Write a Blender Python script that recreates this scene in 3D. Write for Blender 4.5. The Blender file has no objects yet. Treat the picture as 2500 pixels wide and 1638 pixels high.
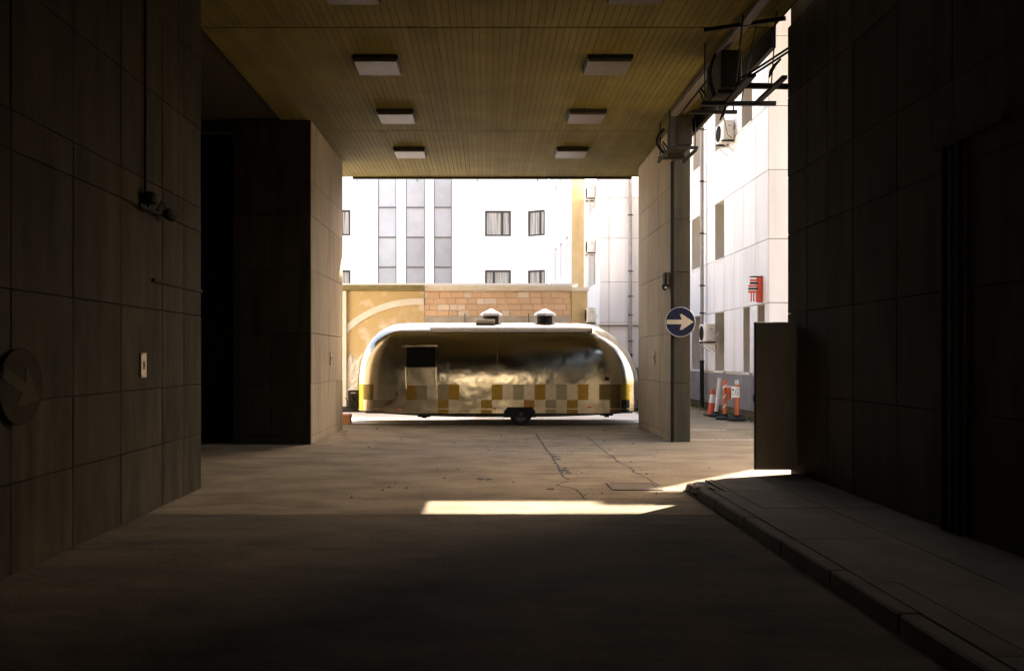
import bpy, bmesh, math, random
from mathutils import Vector, Matrix
random.seed(7)
R = math.radians
scene = bpy.context.scene
COL = scene.collection

# ------------------------------------------------------------------ camera, sky, sun, exposure
cam_d = bpy.data.cameras.new('camera')
cam = bpy.data.objects.new('camera', cam_d)
COL.objects.link(cam)
cam.location = (0, 0, 1.7)
cam.rotation_euler = (R(90), 0, 0)
cam_d.sensor_width = 36
cam_d.lens = 28.8
cam_d.shift_x = 0.0250
cam_d.shift_y = 0.0208
cam_d.clip_start = 0.05
cam_d.clip_end = 600
scene.camera = cam

SUN_EL, SUN_AZ = 42.0, 45.0           # azimuth measured from +Y towards +X
SKY_STRENGTH, SUN_STRENGTH, EXPOSURE = 0.13, 4.4, 3.35
world = bpy.data.worlds.new('World')
scene.world = world
world.use_nodes = True
wn = world.node_tree
for n in list(wn.nodes):
    wn.nodes.remove(n)
w_out = wn.nodes.new('ShaderNodeOutputWorld')
w_bg = wn.nodes.new('ShaderNodeBackground')
w_sky = wn.nodes.new('ShaderNodeTexSky')
w_sky.sky_type = 'NISHITA'
w_sky.sun_disc = False
w_sky.sun_elevation = R(SUN_EL)
w_sky.sun_rotation = R(SUN_AZ)
w_sky.air_density = 1.0
w_sky.dust_density = 4.0
w_sky.ozone_density = 0.6
w_mul = wn.nodes.new('ShaderNodeMix')
w_mul.data_type = 'RGBA'
w_mul.blend_type = 'MULTIPLY'
w_mul.inputs[0].default_value = 1.0
w_mul.inputs[7].default_value = (1.0, 0.87, 0.76, 1)      # warm film stock
wn.links.new(w_sky.outputs[0], w_mul.inputs[6])
wn.links.new(w_mul.outputs[2], w_bg.inputs[0])
w_bg.inputs[1].default_value = SKY_STRENGTH
wn.links.new(w_bg.outputs[0], w_out.inputs[0])

sun_d = bpy.data.lights.new('sun', 'SUN')
sun_d.energy = SUN_STRENGTH
sun_d.angle = R(0.5)
sun_d.color = (1.0, 0.90, 0.78)
sun = bpy.data.objects.new('sun', sun_d)
COL.objects.link(sun)
sdir = Vector((math.cos(R(SUN_EL)) * math.sin(R(SUN_AZ)), math.cos(R(SUN_EL)) * math.cos(R(SUN_AZ)), math.sin(R(SUN_EL))))
sun.rotation_euler = sdir.to_track_quat('Z', 'Y').to_euler()
sun.location = (20, 20, 30)

vs = scene.view_settings
vs.view_transform = 'Standard'
vs.look = 'None'
vs.gamma = 1.0
vs.use_curve_mapping = False
vs.exposure = EXPOSURE
cy = scene.cycles
cy.max_bounces = 10
cy.diffuse_bounces = 6
cy.glossy_bounces = 5
cy.caustics_reflective = False
cy.caustics_refractive = False
cy.sample_clamp_indirect = 4.0
cy.use_denoising = True

# ------------------------------------------------------------------ materials
def mat(name, c1, c2=None, scale=3.0, rough=0.8, metal=0.0, bump=0.0, bscale=60.0, stretch=(1, 1, 1), rnd=0.0,
        detail=6.0, spec=0.4, contrast=(0.3, 0.7), coords='Object', rough_var=0.0):
    m = bpy.data.materials.new(name)
    m.use_nodes = True
    nt = m.node_tree
    b = nt.nodes['Principled BSDF']
    b.inputs['Roughness'].default_value = rough
    b.inputs['Metallic'].default_value = metal
    b.inputs['Specular IOR Level'].default_value = spec
    L = nt.links.new
    if coords == 'World':
        g = nt.nodes.new('ShaderNodeNewGeometry')
        src = g.outputs['Position']
    else:
        tc = nt.nodes.new('ShaderNodeTexCoord')
        src = tc.outputs['Object']
    mp = nt.nodes.new('ShaderNodeMapping')
    mp.inputs['Scale'].default_value = stretch
    L(src, mp.inputs[0])
    vec = mp.outputs[0]
    col = None
    if c2 is not None:
        n = nt.nodes.new('ShaderNodeTexNoise')
        n.inputs['Scale'].default_value = scale
        n.inputs['Detail'].default_value = detail
        n.inputs['Roughness'].default_value = 0.62
        L(vec, n.inputs['Vector'])
        r = nt.nodes.new('ShaderNodeMapRange')
        r.inputs[1].default_value, r.inputs[2].default_value = contrast
        L(n.outputs[0], r.inputs[0])
        mx = nt.nodes.new('ShaderNodeMix')
        mx.data_type = 'RGBA'
        mx.inputs[6].default_value = (*c1, 1)
        mx.inputs[7].default_value = (*c2, 1)
        L(r.outputs[0], mx.inputs[0])
        col = mx.outputs[2]
        if rough_var:
            rr = nt.nodes.new('ShaderNodeMapRange')
            rr.inputs[3].default_value = rough - rough_var
            rr.inputs[4].default_value = rough + rough_var
            L(r.outputs[0], rr.inputs[0])
            L(rr.outputs[0], b.inputs['Roughness'])
    if rnd:
        oi = nt.nodes.new('ShaderNodeObjectInfo')
        rr = nt.nodes.new('ShaderNodeMapRange')
        rr.inputs[3].default_value = 1 - rnd
        rr.inputs[4].default_value = 1 + rnd
        L(oi.outputs['Random'], rr.inputs[0])
        ml = nt.nodes.new('ShaderNodeMix')
        ml.data_type = 'RGBA'
        ml.blend_type = 'MULTIPLY'
        ml.inputs[0].default_value = 1.0
        if col is not None:
            L(col, ml.inputs[6])
        else:
            ml.inputs[6].default_value = (*c1, 1)
        L(rr.outputs[0], ml.inputs[7])
        col = ml.outputs[2]
    if col is not None:
        L(col, b.inputs['Base Color'])
    else:
        b.inputs['Base Color'].default_value = (*c1, 1)
    if bump:
        n2 = nt.nodes.new('ShaderNodeTexNoise')
        n2.inputs['Scale'].default_value = bscale
        n2.inputs['Detail'].default_value = 5
        L(vec, n2.inputs['Vector'])
        bp = nt.nodes.new('ShaderNodeBump')
        bp.inputs['Strength'].default_value = bump
        bp.inputs['Distance'].default_value = 0.01
        L(n2.outputs[0], bp.inputs['Height'])
        L(bp.outputs[0], b.inputs['Normal'])
    return m

def ground_mat(name='asphalt', c1=(0.138, 0.110, 0.068), c2=(0.205, 0.165, 0.108)):
    m = mat(name, c1, c2, scale=0.9, rough=0.92, bump=0.6, bscale=140, coords='World',
            stretch=(1, 1.6, 1), detail=9, spec=0.12)
    nt = m.node_tree
    b = nt.nodes['Principled BSDF']
    base = b.inputs['Base Color'].links[0].from_socket
    g = nt.nodes.new('ShaderNodeNewGeometry')
    # fine aggregate speckle
    n = nt.nodes.new('ShaderNodeTexNoise')
    n.inputs['Scale'].default_value = 38
    n.inputs['Detail'].default_value = 7
    n.inputs['Roughness'].default_value = 0.8
    nt.links.new(g.outputs['Position'], n.inputs['Vector'])
    r = nt.nodes.new('ShaderNodeMapRange')
    r.inputs[1].default_value, r.inputs[2].default_value = 0.3, 0.7
    r.inputs[3].default_value, r.inputs[4].default_value = 0.5, 1.5
    nt.links.new(n.outputs[0], r.inputs[0])
    # oil and tyre stains, stretched across the lane
    mp = nt.nodes.new('ShaderNodeMapping')
    mp.inputs['Scale'].default_value = (0.6, 1.3, 1)
    nt.links.new(g.outputs['Position'], mp.inputs[0])
    n3 = nt.nodes.new('ShaderNodeTexNoise')
    n3.inputs['Scale'].default_value = 1.5
    n3.inputs['Detail'].default_value = 11
    n3.inputs['Roughness'].default_value = 0.68
    nt.links.new(mp.outputs[0], n3.inputs['Vector'])
    r3 = nt.nodes.new('ShaderNodeMapRange')
    r3.inputs[1].default_value, r3.inputs[2].default_value = 0.36, 0.56
    r3.inputs[3].default_value, r3.inputs[4].default_value = 0.68, 1.06
    nt.links.new(n3.outputs[0], r3.inputs[0])
    mm = nt.nodes.new('ShaderNodeMath')
    mm.operation = 'MULTIPLY'
    nt.links.new(r.outputs[0], mm.inputs[0])
    nt.links.new(r3.outputs[0], mm.inputs[1])
    ml = nt.nodes.new('ShaderNodeMix')
    ml.data_type = 'RGBA'
    ml.blend_type = 'MULTIPLY'
    ml.inputs[0].default_value = 1
    nt.links.new(base, ml.inputs[6])
    nt.links.new(mm.outputs[0], ml.inputs[7])
    nt.links.new(ml.outputs[2], b.inputs['Base Color'])
    return m

def worn_paint(name, c, keep=0.5):
    m = mat(name, c, tuple(v * 0.8 for v in c), scale=20, rough=0.7, coords='World')
    nt = m.node_tree
    b = nt.nodes['Principled BSDF']
    g = nt.nodes.new('ShaderNodeNewGeometry')
    n = nt.nodes.new('ShaderNodeTexNoise')
    n.inputs['Scale'].default_value = 22
    n.inputs['Detail'].default_value = 8
    nt.links.new(g.outputs['Position'], n.inputs['Vector'])
    r = nt.nodes.new('ShaderNodeMapRange')
    r.inputs[1].default_value, r.inputs[2].default_value = keep - 0.06, keep + 0.06
    nt.links.new(n.outputs[0], r.inputs[0])
    nt.links.new(r.outputs[0], b.inputs['Alpha'])
    return m

M = {}
M['asphalt'] = ground_mat()
M['asphalt_shaded'] = ground_mat('shaded asphalt', (0.06, 0.049, 0.031), (0.098, 0.08, 0.052))  # near-floor asphalt, darkened to hold the foreground shade
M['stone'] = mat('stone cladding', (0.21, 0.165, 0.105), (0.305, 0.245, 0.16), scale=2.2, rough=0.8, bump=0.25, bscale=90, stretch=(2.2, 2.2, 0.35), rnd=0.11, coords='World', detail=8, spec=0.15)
M["stone_shaded"] = mat("shaded wall stone", (0.012, 0.0098, 0.0055), (0.036, 0.0285, 0.0155), scale=2.2, rough=0.85, bump=0.25, bscale=90, stretch=(2.2, 2.2, 0.35), rnd=0.14, coords="World", detail=8, spec=0.08)  # darker copy of the cladding, passage shade set in its colour
M['stone_half_shaded'] = mat('half shaded pier stone', (0.042, 0.033, 0.019), (0.07, 0.055, 0.034), scale=2.2, rough=0.8, bump=0.3, bscale=90, stretch=(2.2, 2.2, 0.35), rnd=0.12, coords='World', detail=8, spec=0.12)  # pier-front copy of the cladding, its shade put into the colour
M['sunlit_ground'] = mat('sunlit yard ground', (0.42, 0.385, 0.34), (0.56, 0.52, 0.47), scale=1.4, rough=0.85, bump=0.4, bscale=90, coords='World', detail=9)  # pale tone stands in for sunlit ground
M['joint'] = mat('dark joint', (0.02, 0.016, 0.01), rough=0.9)
M["soffit"] = mat("ochre ceiling slats", (0.122, 0.099, 0.025), (0.172, 0.14, 0.038), scale=1.3, rough=0.8, bump=0.1, bscale=200, rnd=0.1, coords="World", spec=0.1)
M['soffit_back'] = mat('soffit void', (0.03, 0.024, 0.01), rough=0.9)
M['concrete'] = mat('concrete', (0.075, 0.06, 0.039), (0.125, 0.102, 0.072), scale=2.5, rough=0.85, bump=0.4, bscale=80, coords='World', rnd=0.07, spec=0.15)
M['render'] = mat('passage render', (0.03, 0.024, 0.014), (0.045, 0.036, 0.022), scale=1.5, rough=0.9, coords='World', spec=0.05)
M['dark_metal'] = mat('dark painted steel', (0.022, 0.02, 0.016), (0.035, 0.031, 0.025), scale=8, rough=0.65, spec=0.15)
M['black'] = mat('black rubber', (0.014, 0.014, 0.013), (0.024, 0.022, 0.02), scale=12, rough=0.8, spec=0.15)
M['lamp_white'] = mat('lamp housing', (0.085, 0.063, 0.037), (0.12, 0.09, 0.057), scale=4, rough=0.5, rnd=0.07)
M['ac_white'] = mat('casing enamel', (0.62, 0.58, 0.5), (0.72, 0.68, 0.6), scale=5, rough=0.45, rnd=0.05)
M['ac_dark'] = mat('grey casing', (0.03, 0.026, 0.02), (0.048, 0.042, 0.033), scale=5, rough=0.7, spec=0.1)
M['white_wall'] = mat('white render', (0.82, 0.79, 0.78), (0.87, 0.845, 0.845), scale=0.8, rough=0.85, coords='World', stretch=(1, 1, 0.3), detail=8)
M['white_panel'] = mat('white cladding', (0.66, 0.625, 0.6), (0.78, 0.745, 0.725), scale=1.2, rough=0.6, coords='World', stretch=(2, 2, 0.25), rnd=0.06, detail=8)
M['reveal'] = mat('reveal render', (0.58, 0.52, 0.44), (0.66, 0.6, 0.52), scale=2, rough=0.8, coords='World')
M['panel_joint'] = mat('cladding joint', (0.2, 0.15, 0.11), rough=0.9)
M['plinth'] = mat('grey plinth', (0.15, 0.138, 0.132), (0.215, 0.2, 0.19), scale=3, rough=0.75, bump=0.4, bscale=120, coords='World', rnd=0.06)
M['ochre'] = mat('ochre plaster', (0.5, 0.355, 0.16), (0.62, 0.47, 0.26), scale=1.1, rough=0.9, bump=0.4, bscale=30, coords='World', detail=8)
M['ochre_worn'] = mat('peeling ochre plaster', (0.52, 0.37, 0.17), (0.7, 0.6, 0.46), scale=1.2, rough=0.9, bump=0.7, bscale=18, coords='World', detail=9, contrast=(0.5, 0.66))
M['cream'] = mat('cream plaster', (0.62, 0.55, 0.43), (0.72, 0.66, 0.55), scale=2, rough=0.9, bump=0.3, bscale=40, coords='World')
M['olive'] = mat('mossy cornice', (0.16, 0.13, 0.055), (0.25, 0.21, 0.1), scale=5, rough=0.85, bump=0.5, bscale=50, coords='World')
M['brick'] = mat('clay block', (0.58, 0.37, 0.215), (0.66, 0.44, 0.28), scale=6, rough=0.9, bump=0.4, bscale=60, rnd=0.06)
M['brick_pale'] = mat('pale block', (0.66, 0.52, 0.39), (0.72, 0.58, 0.45), scale=6, rough=0.9, bump=0.4, bscale=60, rnd=0.06)
M['mortar'] = mat('mortar', (0.56, 0.4, 0.26), (0.62, 0.46, 0.32), scale=8, rough=0.95)
M['lintel'] = mat('weathered lintel', (.34, .28, .21), (.5, .43, .34), scale=3, rough=.9, bump=.4, bscale=40, coords='World', detail=8)
M['frame'] = mat('dark window frame', (0.045, 0.038, 0.03), rough=0.5)
M['frame_grey'] = mat('grey mullion', (0.14, 0.125, 0.115), rough=0.5)
M['glass'] = mat('dark glazing', (0.16, 0.14, 0.11), (0.25, 0.22, 0.17), scale=0.8, rough=0.06, spec=0.6)
M['glass_pale'] = mat('pale glazing', (0.36, 0.34, 0.34), (0.5, 0.475, 0.47), scale=0.55, rough=0.08, spec=0.6, coords='World', rnd=0.1)
M['curtain'] = mat('curtain', (0.22, 0.19, 0.15), (0.6, 0.56, 0.5), scale=1.6, rough=0.95, stretch=(7, 7, 0.2), coords='World', contrast=(0.38, 0.6))
M['pipe_black'] = mat('blackened pipe', (0.008, 0.007, 0.005), (0.014, 0.012, 0.008), scale=6, rough=.8, spec=.1)
M['door_steel'] = mat('painted door steel', (0.26, 0.22, 0.165), (0.34, 0.29, 0.22), scale=3, rough=.6, spec=.3)
M['pipe_grey'] = mat('grey downpipe', (0.25, 0.22, 0.2), (0.33, 0.3, 0.27), scale=6, rough=0.5)
M['red'] = mat('red plastic', (0.50, 0.05, 0.025), (0.6, 0.075, 0.04), scale=5, rough=0.5)
M['orange'] = mat('orange plastic', (0.62, 0.12, 0.03), (0.70, 0.17, 0.05), scale=6, rough=0.5)
M['white_plastic'] = mat('white plastic', (0.66, 0.61, 0.56), (0.74, 0.7, 0.65), scale=7, rough=0.5)
M['white_paint'] = mat('white sign paint', (0.34, 0.26, 0.165), (0.44, 0.35, 0.23), scale=9, rough=0.45)
M['blue'] = mat('blue sign face', (0.004, 0.005, 0.018), (0.007, 0.008, 0.026), scale=4, rough=0.6, spec=0.15)
M['shaded_face'] = mat('shaded sign face', (0.019, 0.016, 0.01), (0.028, 0.023, 0.014), scale=6, rough=.9, spec=.05)  # sign colours darkened to sink into the wall's shade
M['grimy_pale'] = mat('shaded sign arrow', (0.032, 0.027, 0.016), (0.042, 0.036, 0.022), scale=6, rough=.9, spec=.05)
M['sign_back'] = mat('aluminium', (0.45, 0.44, 0.42), rough=0.4, metal=0.8)
M['iron'] = mat('worn iron', (.075, .06, .042), (.12, .098, .07), scale=14, rough=.85, bump=.8, bscale=60, spec=.15)
M['weeds'] = mat('weeds', (0.07, 0.085, 0.03), (0.15, 0.13, 0.05), scale=9, rough=0.9)
M['leaf_litter'] = mat('dry leaves', (0.2, 0.12, 0.05), (0.4, 0.28, 0.14), scale=25, rough=0.9, coords='World')
M['crack'] = mat('open crack', (0.02, 0.016, 0.01), rough=0.95)
M['tyre'] = M['black']
M['rim'] = mat('steel rim', (0.06, 0.055, 0.05), (0.09, 0.08, 0.07), scale=9, rough=0.35, metal=0.7)
M['wood'] = mat('timber block', (0.24, 0.10, 0.035), (0.36, 0.17, 0.065), scale=5, rough=0.85, stretch=(0.4, 3, 6))
M['void'] = mat('unlit interior', (0.008, 0.008, 0.007), rough=0.95, spec=0.0)
M['white_lines'] = worn_paint('worn white paint', (0.42, 0.37, 0.3), 0.44)
M['faint_lines'] = worn_paint('worn paint traces', (0.22, 0.185, 0.14), 0.5)

def metal_skin(name, col, rough, wave=0.11):
    m = bpy.data.materials.new(name)
    m.use_nodes = True
    nt = m.node_tree
    b = nt.nodes['Principled BSDF']
    b.inputs['Metallic'].default_value = 1.0
    g = nt.nodes.new('ShaderNodeNewGeometry')
    n0 = nt.nodes.new('ShaderNodeTexNoise')
    n0.inputs['Scale'].default_value = 1.6
    n0.inputs['Detail'].default_value = 8
    nt.links.new(g.outputs['Position'], n0.inputs['Vector'])
    r0 = nt.nodes.new('ShaderNodeMapRange')
    r0.inputs[1].default_value, r0.inputs[2].default_value = 0.35, 0.7
    r0.inputs[3].default_value, r0.inputs[4].default_value = rough * 0.75, rough * 1.4
    nt.links.new(n0.outputs[0], r0.inputs[0])
    nt.links.new(r0.outputs[0], b.inputs['Roughness'])
    mx = nt.nodes.new('ShaderNodeMix')
    mx.data_type = 'RGBA'
    mx.inputs[6].default_value = (*col, 1)
    mx.inputs[7].default_value = (*[c * 0.84 for c in col], 1)
    nt.links.new(n0.outputs[0], mx.inputs[0])
    nt.links.new(mx.outputs[2], b.inputs['Base Color'])
    n = nt.nodes.new('ShaderNodeTexNoise')
    n.inputs['Scale'].default_value = 2.2
    n.inputs['Detail'].default_value = 2
    nt.links.new(g.outputs['Position'], n.inputs['Vector'])
    bp = nt.nodes.new('ShaderNodeBump')
    bp.inputs['Strength'].default_value = wave
    bp.inputs['Distance'].default_value = 0.09
    nt.links.new(n.outputs[0], bp.inputs['Height'])
    nt.links.new(bp.outputs[0], b.inputs['Normal'])
    return m
M['skin'] = metal_skin('polished aluminium', (0.46, 0.42, 0.335), 0.165)
M['trim'] = metal_skin('aluminium trim', (0.5, 0.45, 0.35), 0.2, 0.1)
def vinyl(name, c, rough=0.26, metal=0.93):
    return mat(name, c, tuple(v * 0.8 for v in c), scale=14, rough=rough, metal=metal, spec=0.4)
VINYL = {
    'ochre': vinyl('ochre vinyl', (0.25, 0.16, 0.032)), 'orange': vinyl('burnt orange vinyl', (0.26, 0.14, 0.045)),
    'yellow': vinyl('yellow vinyl', (0.36, 0.28, 0.03)), 'grey': vinyl('grey vinyl', (0.24, 0.215, 0.155)),
    'brown': vinyl('brown vinyl', (0.15, 0.115, 0.05)), 'black': vinyl('black vinyl', (0.03, 0.03, 0.03)),
    'pale': vinyl('pale vinyl', (0.44, 0.395, 0.30)),
}

# ------------------------------------------------------------------ mesh helpers
class MB:
    def __init__(s):
        s.v, s.f, s.smooth = [], [], []
    def add(s, verts, faces, smooth=False):
        o = len(s.v)
        s.v += [tuple(v) for v in verts]
        s.f += [tuple(i + o for i in f) for f in faces]
        s.smooth += [smooth] * len(faces)
        return s
    def box(s, x0, x1, y0, y1, z0, z1):
        v = [(x0, y0, z0), (x1, y0, z0), (x1, y1, z0), (x0, y1, z0), (x0, y0, z1), (x1, y0, z1), (x1, y1, z1), (x0, y1, z1)]
        return s.add(v, [(0, 3, 2, 1), (4, 5, 6, 7), (0, 1, 5, 4), (1, 2, 6, 5), (2, 3, 7, 6), (3, 0, 4, 7)])
    def cbox(s, x0, x1, y0, y1, z0, z1, c=0.01):
        """box with all twelve edges chamfered"""
        bm = bmesh.new()
        bmesh.ops.create_cube(bm, size=1)
        for v in bm.verts:
            v.co = Vector((x0 + (v.co.x + .5) * (x1 - x0), y0 + (v.co.y + .5) * (y1 - y0), z0 + (v.co.z + .5) * (z1 - z0)))
        bmesh.ops.bevel(bm, geom=list(bm.edges), offset=c, segments=1, affect='EDGES', profile=0.5)
        bm.verts.index_update()
        s.add([v.co[:] for v in bm.verts], [[v.index for v in f.verts] for f in bm.faces])
        bm.free()
        return s
    def bar(s, p, q, w, h=None, up=(0, 0, 1)):
        h = w if h is None else h
        p, q = Vector(p), Vector(q)
        d = (q - p).normalized()
        u = Vector(up)
        if abs(d.dot(u)) > 0.98:
            u = Vector((0, 1, 0))
        a = d.cross(u).normalized()
        b = a.cross(d).normalized()
        v = []
        for e in (p, q):
            for sa, sb in ((-1, -1), (1, -1), (1, 1), (-1, 1)):
                v.append(e + a * (sa * w / 2) + b * (sb * h / 2))
        return s.add(v, [(0, 1, 2, 3), (7, 6, 5, 4), (0, 4, 5, 1), (1, 5, 6, 2), (2, 6, 7, 3), (3, 7, 4, 0)])
    def tube(s, pts, r, n=10, caps=True):
        pts = [Vector(p) for p in pts]
        rs = r if isinstance(r, (list, tuple)) else [r] * len(pts)
        ring, prev = [], None
        for i, p in enumerate(pts):
            d = (pts[min(i + 1, len(pts) - 1)] - pts[max(i - 1, 0)])
            d = d.normalized() if d.length > 1e-9 else Vector((0, 0, 1))
            if prev is None:
                u = Vector((0, 0, 1)) if abs(d.z) < 0.9 else Vector((1, 0, 0))
                a = d.cross(u).normalized()
            else:
                a = (prev - d * prev.dot(d)).normalized()
            prev = a
            b = d.cross(a).normalized()
            ring.append([p + (a * math.cos(2 * math.pi * k / n) + b * math.sin(2 * math.pi * k / n)) * rs[i] for k in range(n)])
        v = [q for rg in ring for q in rg]
        f = []
        for i in range(len(pts) - 1):
            for k in range(n):
                f.append((i * n + k, i * n + (k + 1) % n, (i + 1) * n + (k + 1) % n, (i + 1) * n + k))
        s.add(v, f, True)
        if caps:
            s.add(ring[0], [tuple(range(n - 1, -1, -1))])
            s.add(ring[-1], [tuple(range(n))])
        return s
    def lathe(s, prof, n=24, c=(0, 0, 0), axis='Z'):
        """prof: list of (r, h) from bottom to top"""
        v, f = [], []
        for r, h in prof:
            for k in range(n):
                a = 2 * math.pi * k / n
                if axis == 'Z':
                    v.append((c[0] + r * math.cos(a), c[1] + r * math.sin(a), c[2] + h))
                elif axis == 'Y':
                    v.append((c[0] + r * math.cos(a), c[1] + h, c[2] + r * math.sin(a)))
                else:
                    v.append((c[0] + h, c[1] + r * math.cos(a), c[2] + r * math.sin(a)))
        for i in range(len(prof) - 1):
            for k in range(n):
                f.append((i * n + k, i * n + (k + 1) % n, (i + 1) * n + (k + 1) % n, (i + 1) * n + k))
        f.append(tuple(range(n - 1, -1, -1)))
        f.append(tuple(range((len(prof) - 1) * n, len(prof) * n)))
        return s.add(v, f, False)
    def prism(s, poly, y0, y1):
        """poly of (x, z), extruded along Y"""
        n = len(poly)
        v = [(x, y0, z) for x, z in poly] + [(x, y1, z) for x, z in poly]
        f = [tuple(range(n)), tuple(range(2 * n - 1, n - 1, -1))] + [(i, i + n, (i + 1) % n + n, (i + 1) % n) for i in range(n)]
        return s.add(v, f)
    def move(s, d):
        s.v = [(x + d[0], y + d[1], z + d[2]) for x, y, z in s.v]
        return s
    def mesh(s, name, m=None):
        me = bpy.data.meshes.new(name)
        me.from_pydata(s.v, [], s.f)
        me.polygons.foreach_set('use_smooth', s.smooth)
        bm = bmesh.new()
        bm.from_mesh(me)
        bmesh.ops.recalc_face_normals(bm, faces=list(bm.faces))
        bm.to_mesh(me)
        bm.free()
        if m:
            me.materials.append(m)
        return me

def link(name, me, parent=None, loc=(0, 0, 0), rz=0.0):
    o = bpy.data.objects.new(name, me)
    COL.objects.link(o)
    if parent is not None:
        o.parent = parent
    o.location = loc
    o.rotation_euler = (0, 0, rz)
    return o
def obj(name, mb, m, parent=None, loc=(0, 0, 0), rz=0.0):
    return link(name, mb.mesh(name, m), parent, loc, rz)
def wobj(name, mb, m, parent):
    """mesh given in world coordinates, child of an unrotated parent"""
    p = parent
    off = Vector((0, 0, 0))
    while p is not None:
        off += Vector(p.location)
        p = p.parent
    mb.move(-off)
    return obj(name, mb, m, parent)
def tag(o, label, cat, group=None):
    o['label'] = label
    o['category'] = cat
    if group:
        o['group'] = group
    return o
def thing(name, label, cat, loc=(0, 0, 0), rz=0.0, group=None):
    o = bpy.data.objects.new(name, None)
    o.empty_display_size = 0.2
    COL.objects.link(o)
    o.location = loc
    o.rotation_euler = (0, 0, rz)
    return tag(o, label, cat, group)
def struct(o):
    o['kind'] = 'structure'
    return o
def stuff(o):
    o['kind'] = 'stuff'
    return o
def copy_tree(o, parent=None):
    c = o.copy()
    COL.objects.link(c)
    c.parent = parent
    for ch in list(o.children):
        copy_tree(ch, c)
    return c
_shared = {}
def panel_mesh(name, w, h, d, m, c=0.006):
    """chamfered slab lying in local XZ, front at y=0 facing -Y, thickness d"""
    k = (name, round(w, 3), round(h, 3), round(d, 3), m.name)
    if k not in _shared:
        _shared[k] = MB().cbox(-w / 2, w / 2, 0, d, -h / 2, h / 2, c).mesh(name, m)
    return _shared[k]
def panel(name, parent, u0, u1, z0, z1, m, face, at, gap=0.006, d=0.04, proud=0.0, tilt=0.0):
    """slab on a wall. face: '-Y' plane y=at, '+X' / '-X' plane x=at; u runs along the wall"""
    w, h = u1 - u0 - gap, z1 - z0 - gap
    if w < 0.02 or h < 0.02:
        return
    me = panel_mesh(name, w, h, d, m)
    off = Vector((0, 0, 0))
    p = parent
    while p is not None:
        off += Vector(p.location)
        p = p.parent
    u, z = (u0 + u1) / 2, (z0 + z1) / 2
    if face == '-Y':
        loc, rz = Vector((u, at - proud, z)), 0
    elif face == '+X':
        loc, rz = Vector((at + proud, u, z)), R(90)
    else:
        loc, rz = Vector((at - proud, u, z)), R(-90)
    o = link(name, me, parent, loc - off, rz + tilt)
    return o
def pxg(zx, zy):
    """ground point of a measured mark on the floor"""
    dx, dy = (1040 + zx / 3.4) * .9516, (1040 + zy / 3.4) * .9516
    Y = 1903 * 1.7 / (dy - 829)
    return ((dx - 1130) / 1903 * Y, Y)

# ------------------------------------------------------------------ ground
g = struct(obj('ground', MB().add([(-150, -150, 0), (150, -150, 0), (150, 250, 0), (-150, 250, 0)], [(0, 1, 2, 3)]), M['asphalt']))

struct(obj('sunlit_yard_sheet', MB().add([(-9.3, 20.75, .004), (2.6, 20.75, .004), (4.5, 21.2, .004), (4.5, 25.9, .004), (-9.3, 25.9, .004)], [(0, 1, 2, 3, 4)]), M['sunlit_ground']))  # pale sheet paints the sunlit ground under and behind the trailer

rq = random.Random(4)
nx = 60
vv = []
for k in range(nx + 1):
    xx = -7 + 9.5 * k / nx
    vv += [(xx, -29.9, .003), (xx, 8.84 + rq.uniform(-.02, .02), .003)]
struct(obj('shaded_floor_sheet', MB().add(vv, [(2 * k, 2 * k + 2, 2 * k + 3, 2 * k + 1) for k in range(nx)]), M['asphalt_shaded']))  # darker sheet near the seam, foreground shade put into its colour

def crack(pts, w, seed):
    rnd = random.Random(seed)
    fine = []
    for i in range(len(pts) - 1):
        (x0, y0), (x1, y1) = pts[i], pts[i + 1]
        n = max(2, int(math.hypot(x1 - x0, y1 - y0) / 0.09))
        for k in range(n):
            t = k / n
            fine.append((x0 + (x1 - x0) * t + rnd.uniform(-.018, .018), y0 + (y1 - y0) * t + rnd.uniform(-.018, .018)))
    fine.append(pts[-1])
    v, f = [], []
    for i, (x, y) in enumerate(fine):
        a, b = fine[max(i - 1, 0)], fine[min(i + 1, len(fine) - 1)]
        dx, dy = b[0] - a[0], b[1] - a[1]
        L = math.hypot(dx, dy) or 1
        ww = w * 1.5 * rnd.uniform(0.35, 1.2) * (0.3 if i in (0, len(fine) - 1) else 1)
        v += [(x - dy / L * ww, y + dx / L * ww, .004), (x + dy / L * ww, y - dx / L * ww, .004)]
    for i in range(len(fine) - 1):
        f.append((2 * i, 2 * i + 1, 2 * i + 3, 2 * i + 2))
    return struct(obj('pavement_crack', MB().add(v, f), M['crack']))
crack([pxg(*p) for p in ((910, 60), (1000, 200), (1050, 262), (1110, 360), (1140, 420), (1190, 450))], .014, 1)
crack([pxg(*p) for p in ((1190, 462), (1130, 470), (1080, 490), (1190, 515), (1260, 535), (1300, 580), (1325, 615))], .010, 2)
crack([pxg(*p) for p in ((1330, 85), (1480, 210), (1540, 250), (1600, 300), (1700, 350), (1730, 385), (1830, 430), (1920, 490), (1960, 525))], .011, 3)
crack([pxg(*p) for p in ((60, 604), (400, 602), (1000, 600), (1500, 606), (2240, 604))], .007, 4)
crack([pxg(*p) for p in ((1270, 572), (1310, 582), (1360, 560))], .012, 5)
crack([pxg(*p) for p in ((1160, 295), (1240, 300), (1330, 296))], .006, 6)
crack([pxg(*p) for p in ((1115, 378), (1160, 384), (1215, 396))], .016, 7)
crack([pxg(*p) for p in ((1935, 488), (2080, 492), (2210, 488))], .006, 8)
crack([pxg(*p) for p in ((2080, 492), (2120, 520), (2160, 548))], .006, 9)
crack([pxg(*p) for p in ((1490, 275), (1540, 262), (1565, 262))], .010, 12)
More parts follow.
